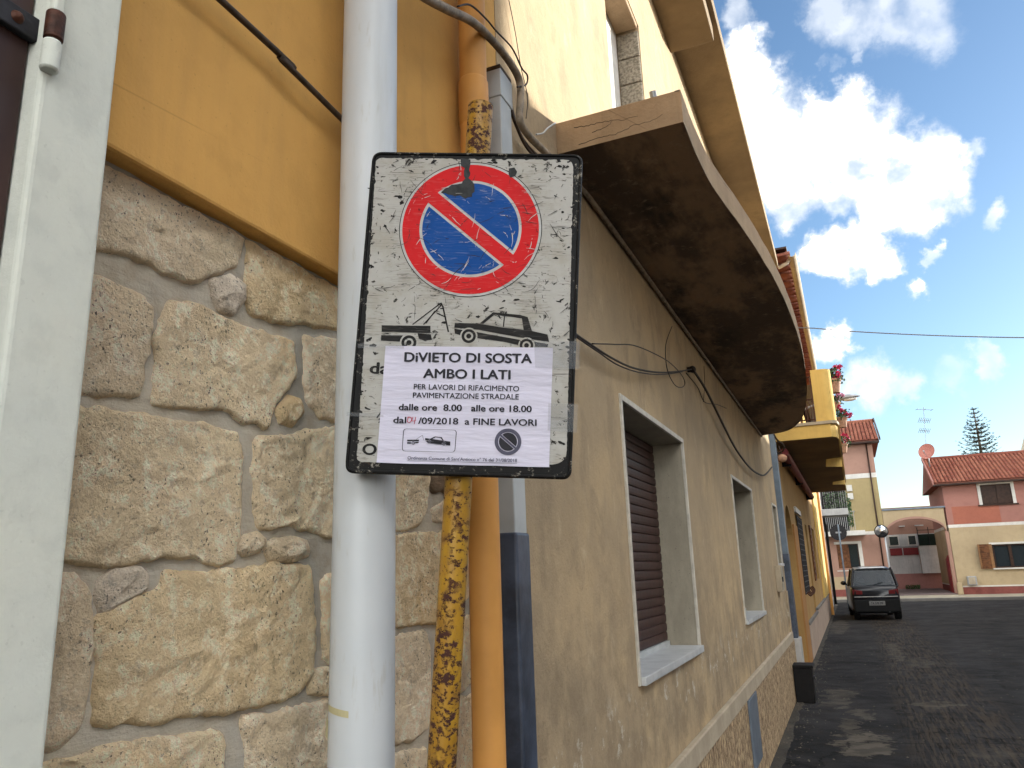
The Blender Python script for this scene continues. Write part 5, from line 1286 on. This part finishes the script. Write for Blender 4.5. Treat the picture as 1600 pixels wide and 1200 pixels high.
# norfolk pine
t = thing('norfolk_pine', 'tall dark Norfolk pine with tiered branches behind the pink house roof', 'tree', (11, 75, 0))
ptop = Yp(1521, 640, 75); pbase = Yp(1534, 712, 75); dirn = (ptop-pbase); base0 = Vector((pbase.x-.4*0, 75, 0))
obj('trunk', G().tube([Vector((pbase.x+.2, 75, 0)), pbase, ptop], [.26, .13, .03], 8), D['bark'], t, smooth=True)
rn = random.Random(5); g = G(); gb = G()
nw = 22
for w in range(nw):
    f = w/(nw-1); c = Vector((pbase.x, 75, pbase.z-3.2)).lerp(ptop, f) if False else pbase+(ptop-pbase)*(-.8+1.8*f)
    R_ = .25+2.5*(1-f)**.82; nb = 7 if f < .8 else 5
    for b in range(nb):
        a = 2*pi*b/nb+w*1.1+rn.uniform(-.2, .2); Lb = R_*rn.uniform(.7, 1.08); d = Vector((cos(a), sin(a), 0)); pts = []
        for k in range(7):
            u = k/6; pts.append(c+d*Lb*u+Vector((0, 0, Lb*(.10*u-.10*sin(u*pi)+.16*u*u))))
        gb.tube(pts, [.03, .008], 4)
        for k in range(1, 7):
            if rn.random() < .12: continue
            p = pts[k]; ncl = 2
            for _ in range(ncl):
                q = p+Vector((rn.gauss(0, .08), rn.gauss(0, .08), rn.uniform(-.02, .10))); sz = .15*rn.uniform(.7, 1.2)*(1 if f < .85 else .6)
                for _2 in range(12):
                    u = (d*1.2+Vector((rn.gauss(0,.7), rn.gauss(0,.7), rn.gauss(.35,.45)))).normalized(); v = u.cross(Vector((rn.gauss(0,1), rn.gauss(0,1), rn.gauss(0,1)))).normalized()
                    g.face(q-u*sz*.3-v*sz*.12, q+u*sz, q-u*sz*.3+v*sz*.12)
obj('crown', g, D['needle'], t, nofix=True); obj('branches', gb, D['bark'], t)

# street furniture at the junction
t = thing('traffic_mirror', 'round convex traffic mirror on thin pale pole behind the parked car', 'traffic mirror', (1.3, 40, 0))
mc = Yp(1377, 830, 40); md = Vector((-.05,-1,-.05)).normalized()
obj('mirror_glass', G().lathe(mc, [(0,.05),(.12,.042),(.20,.025),(.27,0)], 28, md), D['mirror'], t, smooth=True)
obj('rim', G().lathe(mc, [(.27,-.03),(.30,-.02),(.30,.01),(.27,.012)], 28, md), D['darkbin'], t, smooth=True); obj('back', G().lathe(mc, [(.28,-.02),(.15,-.05),(0,-.06)], 24, md), D['iron'], t, smooth=True)
pf = mc+Vector((.12,.1,0)); obj('pole', G().tube([(pf.x, pf.y, .11), (pf.x, pf.y, mc.z+.1)], .035, 10), D['ductw'], t, smooth=True); obj('mount', G().tube([pf, mc-md*.05], .02, 6), D['iron'], t)
t = thing('round_sign', 'dark back of a round traffic sign on grey pole near the left row', 'traffic sign', (-.35, 32.5, 0))
rc = Yp(1310, 832, 32.5); obj('disc', G().lathe(rc, [(0,.012),(.30,.012),(.30,-.012),(0,-.012)], 28, (0,-1,0)), D['iron'], t, smooth=40)
obj('clamp', G().box(rc.x-.1, rc.x+.1, rc.y-.05, rc.y-.013, rc.z-.03, rc.z+.03), D['galv'], t)
obj('pole', G().tube([(rc.x+.02, rc.y-.06, 0), (rc.x+.02, rc.y-.06, rc.z+.3)], .03, 10), D['ductg'], t, smooth=True)

# ------------------------------------------------------------------ parked car
CA = thing('parked_car', 'small dark blue-black hatchback parked with its rear to the camera', 'car', (.53, 26.5, 0)); CA.rotation_euler.z = radians(3.4); CA.scale = (.91, 1, 1.08)
del CA['org']; CA['org'] = (0,0,0)
def ringloft(name, st, mat, parent, n=None, smooth=50, caps=True, bevel=0):
    g = G(); m = len(st[0])
    for s in st: g.v += s
    for k in range(len(st)-1):
        for j in range(m): g.f.append((k*m+j, k*m+(j+1) % m, (k+1)*m+(j+1) % m, (k+1)*m+j))
    if caps: g.f.append(tuple(range(m))); g.f.append(tuple((len(st)-1)*m+j for j in range(m)))
    return obj(name, g, mat, parent, smooth=smooth, local=True, bevel=bevel)
def bodyring(y, w, zb, zt, r=.09):
    pts = []
    for (sx, zz, dx, dz) in ((1,zb,0,0),):
        pass
    prof = [(.80,zb),(.93,zb+.03),(.985,zb+.14),(1.0,zb+.28),(1.0,(zb+zt)/2+.05),(.985,zt-.10),(.95,zt-.02),(.88,zt)]
    for f, z in prof: pts.append((w*f, y, z))
    for f, z in prof[::-1]: pts.append((-w*f, y, z))
    return pts
body = ringloft('body', [bodyring(.02,.66,.24,.80), bodyring(.07,.715,.20,.90), bodyring(.25,.745,.17,.93), bodyring(1.0,.755,.18,.92), bodyring(2.2,.75,.18,.90), bodyring(2.9,.73,.2,.80), bodyring(3.25,.68,.25,.68), bodyring(3.33,.60,.32,.6)], D['carpaint'], CA)
def cabring(y, wb, zb, wt, zt):
    return [(wb,y,zb),(wb-(wb-wt)*.5,y,zb+(zt-zb)*.5),(wt,y,zt-.05),(wt-.06,y,zt-.008),(wt*.5,y,zt+.012),(-wt*.5,y,zt+.012),(-wt+.06,y,zt-.008),(-wt,y,zt-.05),(-wb+(wb-wt)*.5,y,zb+(zt-zb)*.5),(-wb,y,zb)]
cab = ringloft('roof', [cabring(.28,.60,1.36,.545,1.40), cabring(.42,.62,1.36,.56,1.435), cabring(1.2,.63,1.37,.575,1.45), cabring(1.95,.62,1.36,.56,1.41)], D['carpaint'], CA)
def quadbar(p, q, r=.03): return G().tube([p, q], r, 6)
g = G()
for s in (1, -1):
    g.tube([(s*.70,.10,.90),(s*.645,.22,1.18),(s*.575,.33,1.40)], .042, 8); g.tube([(s*.715,1.45,.90),(s*.60,1.40,1.40)], .032, 8); g.tube([(s*.69,2.55,.90),(s*.56,1.92,1.38)], .03, 8)
    g.prism([(s*.70,.16,.90),(s*.70,.42,.90),(s*.60,.50,1.39),(s*.60,.32,1.39)], (-s*.02,0,0))
g.tube([(-.70,.10,.90),(.70,.10,.90)], .035, 8)
obj('pillars', g, D['carpaint'], CA, smooth=50, local=True)
def pane(name, pts, parent=CA):
    n_ = (Vector(pts[1])-Vector(pts[0])).cross(Vector(pts[2])-Vector(pts[0])).normalized()*.006
    return obj(name, G().prism(pts, n_), D['carglass'], parent, local=True)
pane('rear_window', [(-.655,.115,.925),(.655,.115,.925),(.545,.30,1.375),(-.545,.30,1.375)])
for s in (1, -1): pane('side_window', [(s*.70,.42,.92),(s*.70,2.45,.92),(s*.575,1.90,1.38),(s*.60,.50,1.38)])
pane('windscreen', [(-.67,2.58,.90),(.67,2.58,.90),(.56,1.95,1.40),(-.56,1.95,1.40)])
obj('rear_wiper', G().tube([(-.05,.09,.94),(.28,.12,1.02)], .008, 5), D['black'], CA, local=True)
obj('rear_bumper', G().box(-.70,.70,-.03,.14,.21,.56), D['bumper'], CA, bevel=.04, seg=3, local=True)
obj('trim_line', G().box(-.66,.66,-.012,.03,.625,.645), D['lampgrey'], CA, local=True)
for s in (1, -1): obj('tail_light', G().prism([(s*.70,.03,.70),(s*.40,.0,.70),(s*.40,.0,.80),(s*.70,.03,.84)], (0,.07,0)), D['taillight'], CA, bevel=.01, local=True)
pl = obj('number_plate', G().box(-.235,.245,-.055,-.032,.40,.515), D['plate'], CA, bevel=.004, local=True)
me = text_mesh('TA 578 MF', .03); xs = [v.co.x for v in me.vertices]; x0_, x1_ = min(xs), max(xs)
for v in me.vertices: v.co = (-.19+.38*(v.co.x-x0_)/(x1_-x0_), -.0565-v.co.z*.0002, .425+v.co.y*.095)
me.materials.clear(); me.materials.append(D['ink']); o = bpy.data.objects.new('plate_lettering', me); COL.objects.link(o); o.parent = pl
for (x, y) in ((.63,.46),(-.63,.46),(.62,2.72),(-.62,2.72)):
    s = 1 if x > 0 else -1
    w = obj('wheel', G().lathe((x, y, .27), [(.17,.10),(.25,.10),(.27,.08),(.27,-.08),(.25,-.10),(.17,-.10)], 28, (s,0,0)), D['tyre'], CA, smooth=40, local=True)
    obj('hubcap', G().lathe((x, y, .27), [(0,.06),(.12,.075),(.17,.07)], 20, (s,0,0)), D['rim'], w, smooth=True, local=True)
for s in (1, -1): obj('wing_mirror', G().ball((s*.84,2.1,.98), .09, 10, 7, (1.1,.7,.75)).tube([(s*.72,2.1,.94),(s*.84,2.1,.96)], .025, 6), D['carpaint'], CA, smooth=True, local=True)
for s in (.33, -.33):
    obj('headrest', G().box(s-.11,s+.11,1.62,1.72,1.0,1.22).box(s-.2,s+.2,1.58,1.74,.5,.98), D['bumper'], CA, bevel=.04, local=True)
obj('parcel_shelf', G().box(-.6,.6,.2,.7,.86,.9), D['bumper'], CA, local=True)
obj('rear_seat', G().box(-.58,.58,.8,.95,.5,1.0).box(-.42,-.22,.78,.88,1.0,1.14).box(.22,.42,.78,.88,1.0,1.14), D['bumper'], CA, bevel=.03, local=True)
obj('exhaust', G().tube([(.35,-.02,.24),(.35,.3,.24)], .025, 8), D['galv'], CA, local=True)

# ------------------------------------------------------------------ houses on the opposite side (beyond the frame, they shade the street)
OX = 6.8
for (y0, y1, hh, mt, lab, seed) in ((-9, 9.9, 6.3, 'band', 'tall cream house on the other side of the street', 1), (9.92, 34.6, 5.85, 'band', 'long sandy terrace on the other side of the street', 2)):
    t = thing('opposite_house', lab, 'house', (OX, (y0+y1)/2, 0)); g = G(); hs = []
    y = y0+1.2
    while y < y1-2:
        for k, z in enumerate((1.0, 4.2, 7.0)):
            if z+1.5 < hh: hs.append((y, y+1.1, z, z+1.5))
        y += 3.1
    # wall facing -x
    gg = holed(G(), 0, y0, y1, 0, hh, hs, .2); gg.v = [(OX-v[0], v[1], v[2]) for v in gg.v]
    gg.box(OX+.4, OX+9, y0, y1, 0, hh); gg.box(OX, OX+.39, y0, y0+.02, 0, hh); gg.box(OX, OX+.39, y1-.02, y1, 0, hh); gg.box(OX, OX+.39, y0+.021, y1-.021, hh-.02, hh)
    obj('wall', gg, D[mt], t)
    for (a, b, c, d) in hs:
        w = obj('window', G().box(OX+.17, OX+.2, a-.02, b+.02, c-.02, d+.02), D['glass'], t); obj('shutter', G().box(OX+.10, OX+.14, a, (a+b)/2-.01, c, d).box(OX+.10, OX+.14, (a+b)/2+.01, b, c, d), D['wood'], w)
    obj('roof', G().prism([(OX-.0,y0,hh),(OX+4.5,y0,hh+.7),(OX+9,y0,hh)], (0,y1-y0,0)), D['tile'], t)
# strip custom bookkeeping
for o in bpy.data.objects:
    if 'org' in o.keys(): del o['org']
